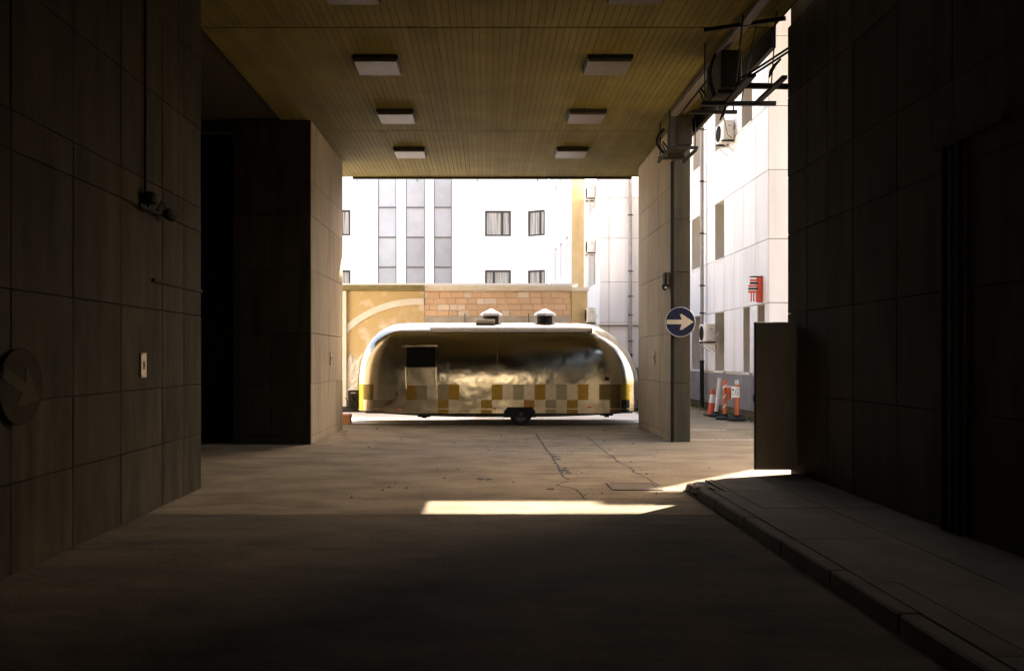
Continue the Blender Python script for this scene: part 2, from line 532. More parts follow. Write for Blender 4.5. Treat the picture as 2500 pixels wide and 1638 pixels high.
def pothole(zx, zy, r, seed):
    rnd = random.Random(seed)
    x, y = pxg(zx, zy)
    n = 12
    v = [(x + r * rnd.uniform(.5, 1.2) * math.cos(2 * math.pi * k / n), y + r * 1.6 * rnd.uniform(.5, 1.2) * math.sin(2 * math.pi * k / n), .0045) for k in range(n)]
    struct(obj('pavement_crack', MB().add(v, [tuple(range(n))]), M['crack']))
for a in ((1045, 236, .07, 1), (1070, 255, .09, 2), (1092, 275, .07, 13), (1155, 350, .06, 3), (1150, 370, .085, 4), (1185, 390, .06, 14), (1045, 296, .025, 5), (1256, 374, .018, 6), (1250, 400, .02, 7),
          (450, 440, .09, 8), (520, 443, .06, 9), (1035, 525, .06, 10), (828, 114, .05, 11)):
    pothole(*a)
# painted lines
def marking(x0, x1, y0, y1, m):
    return struct(obj('road_marking', MB().add([(x0, y0, .0035), (x1, y0, .0035), (x1, y1 + 0, .0035), (x0, y1, .0035)], [(0, 1, 2, 3)]), m))
marking(3.6, 6.6, 16.72, 16.86, M['white_lines'])
marking(4.4, 5.6, 19.0, 19.14, M['white_lines'])
marking(-0.6, 3.3, 14.35, 14.52, M['faint_lines'])
marking(-0.2, 2.4, 14.95, 15.05, M['faint_lines'])
marking(0.9, 3.4, 16.6, 16.7, M['faint_lines'])

# ------------------------------------------------------------------ ceiling of the passage
CZ = 6.3
ceil = struct(obj('ceiling', MB().box(-7.0, 4.05, -30, 21.0, CZ + .03, CZ + .3), M['soffit_back']))
slat_w = 0.1
segs = ((6.25, 11.445), (11.47, 16.69), (16.715, 20.96))
x = -3.95
i = 0
while x < 4.02:
    for (a, b) in segs:
        key = ('slat', a)
        if key not in _shared:
            L = (b - a)
            _shared[key] = MB().cbox(-.0480, .0480, -L / 2, L / 2, 0, .03, .003).mesh('ceiling_slat', M['soffit'])
        link('ceiling_slat', _shared[key], ceil, (x, (a + b) / 2, CZ + random.uniform(-.002, .002)))
    x += slat_w
stuff(obj('ceiling_slat', (lambda mb: [mb.box(-3.95 + k * .1 - .046, -3.95 + k * .1 + .046, -30, 6.22, CZ, CZ + .03) for k in range(80)] and mb)(MB()), M['soffit'], ceil))
obj('drip_edge', MB().box(-3.42, 3.72, 20.965, 21.03, CZ - .05, CZ + .02), M['dark_metal'], ceil)
for hx in (-3.32, -1.78, -.24, 1.31, 2.86):
    obj('hook', MB().tube([(hx, 21.0, CZ - .05), (hx, 21.0, CZ - .09), (hx + .03, 21.0, CZ - .105)], .012, 6), M['dark_metal'], ceil)

fas = thing('passage_building', 'dark storeys of the building spanning over the passage', 'building', (-1.5, 0, CZ))
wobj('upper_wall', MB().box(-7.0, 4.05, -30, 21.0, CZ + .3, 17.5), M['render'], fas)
wobj('fascia', MB().box(3.985, 4.05, 11.46, 21.0, 6.02, CZ + .02), M['dark_metal'], fas)

# ------------------------------------------------------------------ ceiling lamps
def lamp(loc):
    t = thing('ceiling_lamp', '', 'ceiling lamp', loc, 0, 'square lamps under the passage ceiling')
    obj('housing', MB().cbox(-.35, .35, -.33, .33, -.07, 0, .008), M['dark_metal'], t)
    obj('diffuser', MB().cbox(-.33, .33, -.31, .31, -.105, -.07, .01), M['lamp_white'], t)
    return t
l0 = None
rowname = ('nearest the far edge of the ceiling', 'second from the far edge of the ceiling', 'third from the far edge of the ceiling', 'fourth, cut by the photo top')
for r_, ly in enumerate((18.28, 15.53, 12.8, 10.17)):
    for sx, sd in ((-1.7, 'left'), (1.89, 'right')):
        if l0 is None:
            o = l0 = lamp((sx, ly, CZ))
        else:
            o = copy_tree(l0)
            o.location = (sx, ly, CZ)
        o['label'] = 'unlit square lamp, %s row, %s' % (sd, rowname[r_])

# ------------------------------------------------------------------ passage walls and piers
rng = random.Random(3)
def clad(parent, us, zs, m, face, at, **k):
    for a in range(len(us) - 1):
        for b in range(len(zs) - 1):
            panel('stone_slab', parent, us[a], us[a + 1], zs[b], zs[b + 1], m, face, at, proud=rng.uniform(0, .006), **k)
def spread(a, b, n):
    return [a + (b - a) * i / n for i in range(n + 1)]

lw = thing('passage_wall', 'dark stone clad wall with a conduit and small white plate, beside the left side opening', 'wall', (-3.9, 5, 0))
wobj('wall_core', MB().box(-4.3, -3.70, -30, 10.46, 0, CZ), M['joint'], lw)
zs_l = [0.02, 0.72, 1.35, 2.22, 3.29, 3.6, 4.6, 5.5, CZ - .01]
us_l = [3.2, 4.3, 5.3, 6.3, 7.25, 8.2, 9.25, 9.9, 10.5]
clad(lw, us_l, zs_l, M['stone_shaded'], '+X', -3.66)
wobj('wall_end', MB().box(-4.3, -3.705, 10.46, 10.5, 0, CZ), M['stone_shaded'], lw)
wobj('cable_strip', MB().box(-3.665, -3.63, 8.95, 10.49, 2.52, 2.555), M['pipe_black'], lw)
cd = thing('wall_conduit', 'thin black conduit dropping from the ceiling to a round box on the left wall', 'conduit', (-3.66, 8.72, 3.3))
wobj('pipe', MB().tube([(-3.63, 8.72, CZ), (-3.63, 8.72, 3.45)], .016, 8), M['pipe_black'], cd)
wobj('junction_box', MB().lathe([(.05, 0), (.075, .02), (.075, .1), (.05, .13)], 14, (-3.58, 8.72, 3.32)), M['pipe_black'], cd)
wobj('bracket', MB().bar((-3.6, 8.5, 3.27), (-3.6, 9.1, 3.27), .03).bar((-3.6, 8.72, 3.33), (-3.6, 8.72, 3.24), .03), M['pipe_black'], cd)
wobj('lamp_head', MB().lathe([(.03, 0), (.06, .05), (.075, .16)], 14, (-3.54, 9.05, 3.29), 'Y'), M['pipe_black'], cd)
wobj('cable', MB().tube([(-3.6, 8.95, 3.3), (-3.58, 9.05, 3.42), (-3.58, 9.2, 3.36), (-3.6, 9.25, 3.25)], .01, 6), M['pipe_black'], cd)

rc = thing('recess_wall', 'unlit wall closing the side bay behind the left opening', 'wall', (-6.6, 13, 0))
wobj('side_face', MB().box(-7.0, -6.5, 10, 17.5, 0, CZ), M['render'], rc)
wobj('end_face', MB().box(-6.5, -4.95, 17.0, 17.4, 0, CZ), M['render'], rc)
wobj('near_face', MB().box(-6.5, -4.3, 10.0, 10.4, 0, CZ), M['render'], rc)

zs_p = [0.0, 0.16, 1.17, 2.16, 3.4, 4.45, 5.12, CZ - .01]
lp = thing('stone_pier', 'broad stone clad pier at the left of the trailer, black towards the passage', 'pier', (-4.1, 17.6, 0))
wobj('pier_core', MB().box(-4.9, -3.45, 15.96, 19.35, 0, CZ), M['joint'], lp)
clad(lp, [15.91, 16.6, 17.7, 18.6, 19.38], zs_p, M['stone'], '+X', -3.405)
clad(lp, [-4.92, -4.2, -3.41], zs_p, M['stone_shaded'], '-Y', 15.905)  # passage side takes the shaded copy of the stone
clad(lp, [-4.92, -4.2, -3.41], [0, 1.17, 2.16, 3.4, 4.45, CZ - .01], M['stone'], '-Y', 19.36, d=.03)
rp = thing('stone_pier', 'narrow stone clad pier between the trailer and the right courtyard, carrying the arrow sign', 'pier', (3.9, 18.2, 0))
wobj('pier_core', MB().box(3.75, 4.04, 16.46, 19.9, 0, CZ), M['joint'], rp)
clad(rp, [16.43, 17.5, 18.75, 19.93], zs_p, M['stone'], '-X', 3.70)
clad(rp, [3.745, 4.085], [0.0, 1.17, 2.7, 3.4, 4.45, CZ - .01], M['stone_half_shaded'], '-Y', 16.405)
clad(rp, [16.46, 17.5, 18.75, 19.93], zs_p, M['stone'], '+X', 4.085)
wobj('corner_conduit', MB().box(3.69, 3.745, 16.36, 16.42, 0.0, 5.6), M['pipe_black'], rp)

rw = thing('passage_wall', 'black wall with faint vertical pipes rising from the raised sidewalk', 'wall', (4.4, 4, 0))
wobj('wall_core', MB().box(4.25, 4.7, -30, 11.41, 0, CZ + .3), M['joint'], rw)
us_r = [2.4, 3.4, 4.4, 5.4, 6.4, 7.4, 8.4, 9.4, 10.1, 10.75, 11.44]
clad(rw, us_r, [0.13, 1.2, 2.3, 3.4, 4.2, 5.3, CZ - .01], M['stone_shaded'], '-X', 4.21)
wobj('wall_end', MB().box(4.255, 4.7, 11.41, 11.45, 0, CZ + .3), M['stone_shaded'], rw)
for py in (7.2, 7.45):
    wobj('pipe', MB().tube([(4.16, py, .13), (4.16, py, 3.6)], .03, 10), M['pipe_black'], rw)
wobj('bracket', MB().bar((4.17, 6.6, 3.62), (4.17, 7.6, 3.62), .05), M['pipe_black'], rw)
# far mouth of the passage behind the viewer, and the street outside it
mouth = thing('passage_wall', 'end wall framing the other mouth of the passage', 'wall', (0, -30, 0))
wobj('end_wall', MB().box(-4.3, -3.0, -30.4, -30, 0, CZ).box(3.0, 4.7, -30.4, -30, 0, CZ).box(-3.0, 3.0, -30.4, -30, 3.0, CZ), M['render'], mouth)
st = thing('street_building', 'plain pale facade across the street behind the viewer', 'building', (0, -50, 0))
wobj('facade', MB().box(-22, 22, -52, -50, 0, 9), M['cream'], st)
hd = stuff(obj('hedge', MB().tube([(-8, -44, .55), (-3, -44.2, .7), (2, -44, .6), (7, -44.1, .7)], .6, 10), M['weeds']))
tag(hd, 'low green hedge along the street behind the viewer', 'hedge')

# ------------------------------------------------------------------ sidewalk
sw = struct(obj('sidewalk', MB().add([(2.60, -30, 0), (4.25, -30, 0), (4.25, 11.02, 0), (4.0, 10.96, 0), (2.68, 10.44, 0), (2.60, 10.3, 0),
                                      (2.60, -30, .112), (4.25, -30, .112), (4.25, 11.02, .112), (4.0, 10.96, .112), (2.68, 10.44, .112), (2.60, 10.3, .112)],
                                     [(0, 1, 2, 3, 4, 5), (6, 7, 8, 9, 10, 11), (0, 1, 7, 6), (1, 2, 8, 7), (2, 3, 9, 8), (3, 4, 10, 9), (4, 5, 11, 10), (5, 0, 6, 11)]), M['joint']))
def slab(poly, z0=.1125, z1=.13):
    n = len(poly)
    mb = MB().add([(x, y, z0) for x, y in poly] + [(x, y, z1) for x, y in poly],
                  [tuple(range(n)), tuple(range(n, 2 * n))] + [(i, (i + 1) % n, (i + 1) % n + n, i + n) for i in range(n)])
    return obj('paving_slab', mb, M['concrete'], sw, (0, 0, rng.uniform(-.002, .003)))
edge = lambda x: 10.44 + (x - 2.68) * .394
ys = [1.5, 2.9, 4.3, 5.7, 7.1, 8.5, 9.6]
for a in range(len(ys) - 1):
    slab([(2.665, ys[a] + .004), (2.866, ys[a] + .004), (2.866, ys[a + 1] - .004), (2.665, ys[a + 1] - .004)])
    slab([(2.874, ys[a] + .004), (3.55, ys[a] + .004), (3.55, ys[a + 1] - .004), (2.874, ys[a + 1] - .004)])
    slab([(3.558, ys[a] + .004), (4.2, ys[a] + .004), (4.2, ys[a + 1] - .004), (3.558, ys[a + 1] - .004)])
for x0, x1 in ((2.80, 2.866), (2.874, 3.2), (3.208, 3.55), (3.558, 4.2)):
    slab([(x0, 9.604), (x1, 9.604), (x1, edge(x1)), (x0, edge(x0))])
kb = [2.0, 3.0, 4.0, 5.0, 6.0, 7.0, 8.0, 9.0, 9.75]
for a in range(len(kb) - 1):
    obj('kerb_stone', MB().cbox(2.515, 2.65, kb[a] + .005, kb[a + 1] - .005, 0, .137 + rng.uniform(-.004, .004), .014), M['concrete'], sw)
# broken end of the kerb
bm = bmesh.new()
bmesh.ops.create_cube(bm, size=1)
bmesh.ops.subdivide_edges(bm, edges=list(bm.edges), cuts=3, use_grid_fill=True)
rk = random.Random(5)
for v in bm.verts:
    t = v.co.y + .5
    bx, by, bz = 2.52 + (v.co.x + .5) * (.2 + .06 * t), 9.77 + t * .72, max(0, (v.co.z + .5)) * (.135 - .045 * t)
    v.co = (bx + rk.uniform(-.022, .022) + .05 * t * t, by + rk.uniform(-.03, .03), max(0, bz + rk.uniform(-.02, .015) * (bz > .03)))
me = bpy.data.meshes.new('broken_kerb_end')
bm.to_mesh(me)
bm.free()
me.materials.append(M['concrete'])
link('broken_kerb_end', me, sw)

# steel door leaf at the end of the right wall
dl = thing('steel_door', 'grey ribbed steel door leaf standing open past the end of the sidewalk', 'door', (3.86, 11.1, .17))
obj('leaf', MB().cbox(-.21, .33, 0, .04, 0, 2.0, .006), M['door_steel'], dl)
for k in range(17):
    obj('rib', MB().box(-.195 + k * .031, -.183 + k * .031, -.008, 0, .05, 1.95), M['door_steel'], dl)
obj('edge_strip', MB().box(-.222, -.21, -.006, .046, 0, 2.0), M['dark_metal'], dl)
obj('lock', MB().cbox(-.235, -.222, -.02, .05, .92, 1.02, .004), M['dark_metal'], dl)

# small white plates screwed to the walls
def plate(loc, rz, label):
    t = thing('wall_plate', label, 'wall sign', loc, rz, 'small white plates fixed to the passage walls')
    obj('board', MB().cbox(-.065, .065, -.02, 0, -.13, .13, .004), M['white_paint'], t)
    obj('symbol', MB().box(-.025, -.01, -.023, -.02, -.045, .045).box(.008, .024, -.023, -.02, -.045, .045).box(-.01, .008, -.023, -.02, -.008, .01), M['black'], t)
    for sz in (-.115, .115):
        obj('screw', MB().lathe([(.008, 0), (.006, -.006)], 8, (-.05, -.02, sz), 'Y'), M['dark_metal'], t)
    return t
p0 = plate((-3.655, 8.7, 1.61), R(90), 'small white plate with a dark symbol on the dark wall beside the left opening')
for loc, rz, lb in (((-3.4, 17.85, 1.66), R(90), 'small white plate on the pier left of the trailer hitch'),
                    ((3.695, 18.0, 1.68), R(-90), 'small white plate on the inner face of the pier with the arrow sign'),
                    ((4.203, 11.33, 1.46), R(-90), 'small pale plate at the edge of the black wall by the steel door')):
    o = copy_tree(p0)
    o.location = loc
    o.rotation_euler = (0, 0, rz)
    o['label'] = lb

# ------------------------------------------------------------------ round arrow sign
def arrow_sign(loc, rz, label):
    t = thing('arrow_sign', label, 'road sign', loc, rz)
    obj('disc', MB().lathe([(.290, 0), (.296, -.006), (.296, -.018), (.286, -.022)], 48, (0, 0, 0), 'Y'), M['blue'], t)
    rim = MB()
    n = 48
    rim.tube([(.292 * math.cos(2 * math.pi * k / n), -.018, .292 * math.sin(2 * math.pi * k / n)) for k in range(n + 1)], .006, 6, False)
    obj('rim', rim, M['sign_back'], t)
    pts = [(-.27, -.045), (.03, -.045), (-.01, -.155), (.035, -.155), (.265, 0), (.035, .155), (-.01, .155), (.03, .045), (-.27, .045)]
    obj('arrow', MB().prism(pts, -.0262, -.0222), M['white_paint'], t)
    obj('bracket', MB().box(-.03, .03, 0, .14, .06, .1).box(-.03, .03, 0, .14, -.1, -.06), M['dark_metal'], t)
    return t
arrow_sign((3.84, 16.25, 2.39), 0, 'round blue sign with a pale arrow pointing right, on the narrow stone pier')
sg = arrow_sign((-3.63, 6.36, 1.47), 0, 'barely visible arrow sign in shade-dark colours on the dark wall at the far left')
sg.rotation_euler = (Matrix.Rotation(R(90), 3, 'Z') @ Matrix.Rotation(R(25), 3, 'Y')).to_euler()
for ch in sg.children:
    if ch.name.startswith('bracket'):
        continue
    ch.data.materials.clear()
    ch.data.materials.append(M['grimy_pale'] if ch.name.startswith('arrow') else M['shaded_face'])

# security camera on the pier
sc = thing('security_camera', 'small dome security camera on the pier above the arrow sign', 'camera', (3.62, 16.6, 3.1))
obj('back_box', MB().cbox(-.02, .08, -.07, .07, .06, .28, .006), M['ac_white'], sc)
obj('shade', MB().cbox(-.03, .02, -.09, .09, .05, .3, .006), M['dark_metal'], sc)
obj('dome', MB().lathe([(.02, -.055), (.045, -.04), (.062, -.01), (.066, .03), (.066, .06)], 16), M['dark_metal'], sc)
obj('lens', MB().lathe([(.022, 0), (.026, -.02), (.02, -.026)], 12, (0, -.055, -.005), 'Y'), M['sign_back'], sc)

# ------------------------------------------------------------------ air conditioners
def ac_unit(label, loc, rz, dark=False, bracket='wall', group=None, s=1.0):
    """local: long side along X (0.8), front fan face towards -Y, back at y=+.3, bottom z=0"""
    m = M['ac_dark'] if dark else M['ac_white']
    t = thing('air_conditioner', label, 'air conditioner', loc, rz, group)
    t.scale = (s, s, s)
    obj('casing', MB().cbox(-.4, .4, 0, .3, .05, .6, .012), m, t)
    gr = MB()
    cx, cz, rr = -.1, .32, .23
    for q in (.06, .12, .18, .23):
        gr.tube([(cx + q * math.cos(2 * math.pi * k / 24), -.012, cz + q * math.sin(2 * math.pi * k / 24)) for k in range(25)], .006, 5, False)
    for k in range(8):
        a = math.pi * k / 8
        gr.tube([(cx - rr * math.cos(a), -.012, cz - rr * math.sin(a)), (cx + rr * math.cos(a), -.012, cz + rr * math.sin(a))], .004, 5)
    obj('fan_grille', gr, M['dark_metal'], t)
    obj('fan_opening', MB().lathe([(.235, 0), (.235, -.006)], 28, (cx, -.001, cz), 'Y'), M['void'], t)
    obj('side_cover', MB().cbox(.4, .43, .06, .26, .1, .48, .008), m, t)
    obj('grip', MB().box(.43, .434, .12, .2, .42, .44), M['dark_metal'], t)
    obj('foot', MB().box(-.32, -.24, -.02, .32, .0, .05), M['dark_metal'], t)
    obj('foot', MB().box(.24, .32, -.02, .32, .0, .05), M['dark_metal'], t)
    obj('pipe', MB().tube([(.42, .14, .16), (.5, .16, .14), (.53, .24, .2), (.5, .36, .34)], .016, 7).tube([(.42, .2, .12), (.52, .22, .08), (.56, .3, .18), (.52, .37, .3)], .013, 7), m if not dark else M['black'], t)
    if bracket == 'wall':
        for bx in (-.28, .28):
            br = MB().bar((bx, -.06, -.02), (bx, .42, -.02), .04, .04).bar((bx, .40, -.02), (bx, .40, -.34), .035).bar((bx, .0, -.03), (bx, .40, -.33), .022)
            obj('wall_bracket', br, M['ac_white'] if not dark else M['dark_metal'], t)
    return t
ac_unit('pale air conditioner beside the grey downpipe, above the traffic cone', (6.86, 26.0, 2.13), R(-90), group='air conditioners on the white facade')
ac_unit('pale air conditioner high on the white facade under the black steel frame', (6.86, 24.1, 7.95), R(-90), group='air conditioners on the white facade')
ac_unit('upper of two air conditioners beside the tall yellow strip', (4.24, 34.6, 8.3), R(-90), group='air conditioners beside the yellow strip')
ac_unit('lower of two air conditioners beside the tall yellow strip', (4.24, 34.6, 6.02), R(-90), group='air conditioners beside the yellow strip')
ac_unit('small air conditioner at the corner of the brick wall just above the trailer roof', (3.12, 25.62, 2.72), R(-90), group='air conditioners on the brick wall', s=.85)

AX, AY = 3.42, 12.15
ac_unit('large black air conditioner hung from the ceiling on a steel frame', (3.68, 12.2, 5.52), R(90), True, 'none', 'air conditioners hung from the passage ceiling')
ac_unit('dark air conditioner hung just over the pier with the arrow sign', (3.86, 15.75, 5.62), R(90), True, 'none', 'air conditioners hung from the passage ceiling')
fr = thing('steel_frame', 'black hanging steel frame with loose rails beside the large air conditioner', 'frame', (3.7, 11.7, CZ))
def fb(name, p, q, w, h=None):
    return wobj(name, MB().bar(p, q, w, h), M['dark_metal'], fr)
fb('rail', (3.50, 10.85, 5.42), (3.53, 12.3, 5.42), .09, .05)
fb('rail', (3.57, 10.9, 5.45), (3.60, 12.2, 5.45), .04, .04)
fb('rail', (3.97, 10.9, 5.42), (3.97, 12.05, 5.42), .07, .045)
fb('crossbar', (3.45, 11.4, 5.47), (4.18, 11.35, 5.44), .05, .07)
fb('crossbar', (3.14, 11.95, 5.39), (4.22, 11.95, 5.39), .05, .06)
fb('crossbar', (3.14, 12.6, 5.46), (3.85, 12.6, 5.46), .05, .05)
fb('top_bar', (3.0, 11.3, 6.2), (4.02, 11.0, 6.24), .035, .05)
for (a, b, w) in (((3.45, 11.0, 6.28), (3.45, 11.35, 5.45), .024), ((3.72, 11.3, 6.28), (3.72, 11.95, 5.42), .014), ((3.86, 10.9, 6.28), (3.93, 11.3, 5.44), .018),
                  ((3.2, 12.0, 6.28), (3.2, 12.0, 5.4), .02), ((3.8, 12.6, 6.28), (3.8, 12.6, 5.46), .02)):
    wobj('hanger_rod', MB().tube([a, b], w / 2, 6), M['dark_metal'], fr)
for dz in (0, .05):
    wobj('cable', MB().tube([(3.5, 11.9, 5.60 + dz), (3.7, 11.7, 5.66 + dz), (3.9, 11.45, 5.75 + dz), (4.15, 11.2, 5.88 + dz)], .016, 6), M['black'], fr)
wobj('cable_end', MB().tube([(4.06, 11.3, 5.80), (3.98, 11.3, 5.72), (3.93, 11.3, 5.64), (3.90, 11.3, 5.55)], [.014, .022, .028, .012], 7).tube([(3.90, 11.3, 5.55), (3.885, 11.3, 5.46)], .004, 5), M['black'], fr)
wobj('cable_end', MB().tube([(3.52, 12.0, 5.4), (3.5, 12.1, 5.28), (3.46, 12.15, 5.2)], [.02, .025, .01], 7).tube([(3.5, 12.1, 5.28), (3.56, 12.1, 4.98), (3.62, 12.1, 4.93)], .005, 5), M['black'], fr)
loop = MB()
for (y0, r1) in ((11.85, .22), (11.78, .16)):
    loop.tube([(3.30 - .08 * math.sin(math.pi * k / 10), y0, 6.05 - .6 * k / 10) for k in range(11)], .02, 7)
wobj('pipe_loop', loop, M['black'], fr)
fr2 = thing('steel_frame', 'small black hanging frame carrying the air conditioner over the pier', 'frame', (3.65, 15.6, CZ))
for (p, q) in (((3.38, 15.3, 5.6), (3.95, 15.3, 5.6)), ((3.38, 16.1, 5.6), (3.95, 16.1, 5.6)), ((3.40, 15.25, 5.55), (3.40, 16.2, 5.55)), ((3.9, 15.25, 5.55), (3.9, 16.2, 5.55))):
    wobj('rail', MB().bar(p, q, .045, .05), M['dark_metal'], fr2)
for hx, hy in ((3.42, 15.3), (3.9, 15.3), (3.42, 16.1), (3.9, 16.1)):
    wobj('hanger_rod', MB().tube([(hx, hy, CZ), (hx, hy, 5.6)], .011, 6), M['dark_metal'], fr2)
lp2 = MB()
lp2.tube([(3.36 - .13 * math.sin(math.pi * k / 10), 15.5, 6.0 - .45 * k / 10) for k in range(11)], .03, 8)
wobj('pipe_loop', lp2, M['black'], fr2)
du = thing('cable_duct', 'long pale cable duct under the ceiling running past both hung air conditioners', 'duct', (3.55, 13, CZ))
wobj('duct', MB().cbox(3.46, 3.58, 6.3, 15.35, 6.2, 6.296, .006), M['lamp_white'], du)
wobj('duct_end', MB().box(3.455, 3.585, 15.35, 15.37, 6.195, 6.298), M['dark_metal'], du)
wobj('side_strip', MB().box(3.66, 3.74, 12.9, 15.35, 6.25, 6.297), M['lamp_white'], du)

# ------------------------------------------------------------------ generic wall with holes
def holed(us, vs_, holes, mapf, depth):
    """us, vs_: outer ranges; holes: (u0,u1,v0,v1); mapf(u, v, d) -> xyz (d = depth behind the face)"""
    cu = sorted(set([us[0], us[1]] + [h[0] for h in holes] + [h[1] for h in holes]))
    cv = sorted(set([vs_[0], vs_[1]] + [h[2] for h in holes] + [h[3] for h in holes]))
    mb = MB()
    for i in range(len(cu) - 1):
        for j in range(len(cv) - 1):
            mu, mv = (cu[i] + cu[i + 1]) / 2, (cv[j] + cv[j + 1]) / 2
            if any(h[0] < mu < h[1] and h[2] < mv < h[3] for h in holes):
                continue
            mb.add([mapf(cu[i], cv[j], 0), mapf(cu[i + 1], cv[j], 0), mapf(cu[i + 1], cv[j + 1], 0), mapf(cu[i], cv[j + 1], 0)], [(0, 1, 2, 3)])
    for (a, b, c, d) in holes:
        for (p, q) in (((a, c), (b, c)), ((b, c), (b, d)), ((b, d), (a, d)), ((a, d), (a, c))):
            mb.add([mapf(*p, 0), mapf(*q, 0), mapf(*q, depth), mapf(*p, depth)], [(0, 1, 2, 3)])
    o = [mapf(us[0], vs_[0], depth), mapf(us[1], vs_[0], depth), mapf(us[1], vs_[1], depth), mapf(us[0], vs_[1], depth)]
    f = [mapf(us[0], vs_[0], 0), mapf(us[1], vs_[0], 0), mapf(us[1], vs_[1], 0), mapf(us[0], vs_[1], 0)]
    for i in range(4):
        mb.add([f[i], f[(i + 1) % 4], o[(i + 1) % 4], o[i]], [(0, 1, 2, 3)])
    return mb

def window(parent, mapf, a, b, c, d, dep, mframe, mglass, fw=.06, curtain=False, mull=(), trans=()):
    """window part with pane (and curtain) sub-parts in a hole a..b x c..d at depth dep"""
    def slab3(u0, u1, v0, v1, d0, d1):
        mb.add([mapf(u0, v0, d0), mapf(u1, v0, d0), mapf(u1, v1, d0), mapf(u0, v1, d0), mapf(u0, v0, d1), mapf(u1, v0, d1), mapf(u1, v1, d1), mapf(u0, v1, d1)],
               [(0, 3, 2, 1), (4, 5, 6, 7), (0, 1, 5, 4), (1, 2, 6, 5), (2, 3, 7, 6), (3, 0, 4, 7)])
    mb = MB()
    e = .002
    slab3(a + e, a + fw, c + e, d - e, dep - .07, dep - .005)
    slab3(b - fw, b - e, c + e, d - e, dep - .07, dep - .005)
    slab3(a + fw, b - fw, c + e, c + fw, dep - .07, dep - .005)
    slab3(a + fw, b - fw, d - fw, d - e, dep - .07, dep - .005)
    for t in mull:
        u = a + (b - a) * t
        slab3(u - fw * .6, u + fw * .6, c + fw, d - fw, dep - .065, dep - .008)
    w = wobj('window', mb, mframe, parent)
    if curtain:
        mb = MB()
        n = 22
        va, fa = [], []
        for k in range(n + 1):
            u = a + fw + (b - a - 2 * fw) * k / n
            dd = dep - .016 + .006 * math.sin(k * 2.3)
            va += [mapf(u, c + fw, dd), mapf(u, d - fw, dd)]
        fa = [(2 * k, 2 * k + 2, 2 * k + 3, 2 * k + 1) for k in range(n)]
        mb.add(va, fa, True)
        wobj('curtain', mb, M['curtain'], w)
        mb = MB()
        slab3(a + fw, b - fw, c + fw, d - fw, dep - .008, dep - .004)
        wobj('pane', mb, mglass, w)
    else:
        mb = MB()
        slab3(a + fw, b - fw, c + fw, d - fw, dep - .03, dep - .02)
        wobj('pane', mb, mglass, w)
    return w

# ------------------------------------------------------------------ right white clad building
wb = thing('white_building', 'tall white panel clad building on the right with deep windows and a grey plinth', 'building', (7.2, 27, 0))
FX = 7.2
zr = [1.26, 3.08, 4.71, 6.47, 8.1, 9.88, 11.4]
mX = lambda u, v, d: (FX + .045 + d, u, v)
holesX = []
rows_w = {0: [(21.2, 21.75), (22.4, 22.95), (24.8, 25.8), (27.6, 28.7)], 2: [(24.8, 25.8), (27.6, 28.7)], 4: [(22.2, 23.1), (24.8, 25.8), (27.6, 28.7)]}
for r_, l_ in rows_w.items():
    for (a, b) in l_:
        top = zr[r_ + 1] if r_ != 0 else 3.06
        holesX.append((a, b, zr[r_], top - .002))
wobj('facade_wall', holed((20.95, 23.2), (0, 14.4), [h for h in holesX if h[0] < 23.1], mX, .45), M['reveal'], wb)
wobj('facade_wall', holed((23.2, 30.3), (0, 17.2), [h for h in holesX if h[0] > 23.1], mX, .45), M['reveal'], wb)
wobj('facade_wall', holed((30.3, 33.0), (0, 9.0), [], mX, .45), M['reveal'], wb)
for h in holesX:
    window(wb, mX, h[0], h[1], h[2], h[3], .36, M['ac_white'], M['glass'], .05, mull=(.5,) if h[1] - h[0] > .8 else ())
    wobj('sill', MB().box(FX - .03, FX + .34, h[0] - .02, h[1] + .02, h[2] - .045, h[2] + .002), M['white_panel'], wb)
cutsX = [20.905, 21.2, 21.75, 22.2, 23.1, 23.8, 24.8, 25.8, 26.7, 27.6, 28.7, 29.7, 30.8, 31.9, 32.95]
cuts0 = [20.905, 21.2, 21.75, 22.4, 22.95, 23.8, 24.8, 25.8, 26.7, 27.6, 28.7, 29.7, 30.8, 31.9, 32.95]
cutsP = [20.905, 21.9, 22.9, 23.8, 24.8, 25.8, 26.7, 27.6, 28.7, 29.7, 30.8, 31.9, 32.95]
for r_ in range(6):
    cuts = cuts0 if r_ == 0 else (cutsX if r_ in (2, 4) else cutsP)
    if r_ == 2:
        cuts = cutsP
    for k in range(len(cuts) - 1):
        a, b = cuts[k], cuts[k + 1]
        if any(abs(a - w[0]) < .01 and abs(b - w[1]) < .01 for w in rows_w.get(r_, [])):
            continue
        if zr[r_ + 1] > 9 and a >= 28.5:
            continue
        if r_ == 4 and a >= 28:
            continue
        panel('cladding_panel', wb, a, b, zr[r_], zr[r_ + 1], M['white_panel'], '-X', FX, gap=.014, proud=rng.uniform(0, .005))
# camera-facing end wall
mE = lambda u, v, d: (u, 20.95 + d, v)
wobj('end_wall', holed((7.245, 12.6), (0, 14.4), [], mE, .3), M['panel_joint'], wb)
for r_ in range(6):
    for (a, b) in ((7.2, 7.95), (7.95, 8.85), (8.85, 9.8)):
        panel('cladding_panel', wb, a, b, zr[r_], zr[r_ + 1], M['white_panel'], '-Y', 20.905, gap=.014, proud=rng.uniform(0, .005))
for (a, b) in ((7.2, 7.95), (7.95, 8.85), (8.85, 9.8)):
    panel('plinth_panel', wb, a, b, .2, 1.24, M['plinth'], '-Y', 20.89, d=.05)
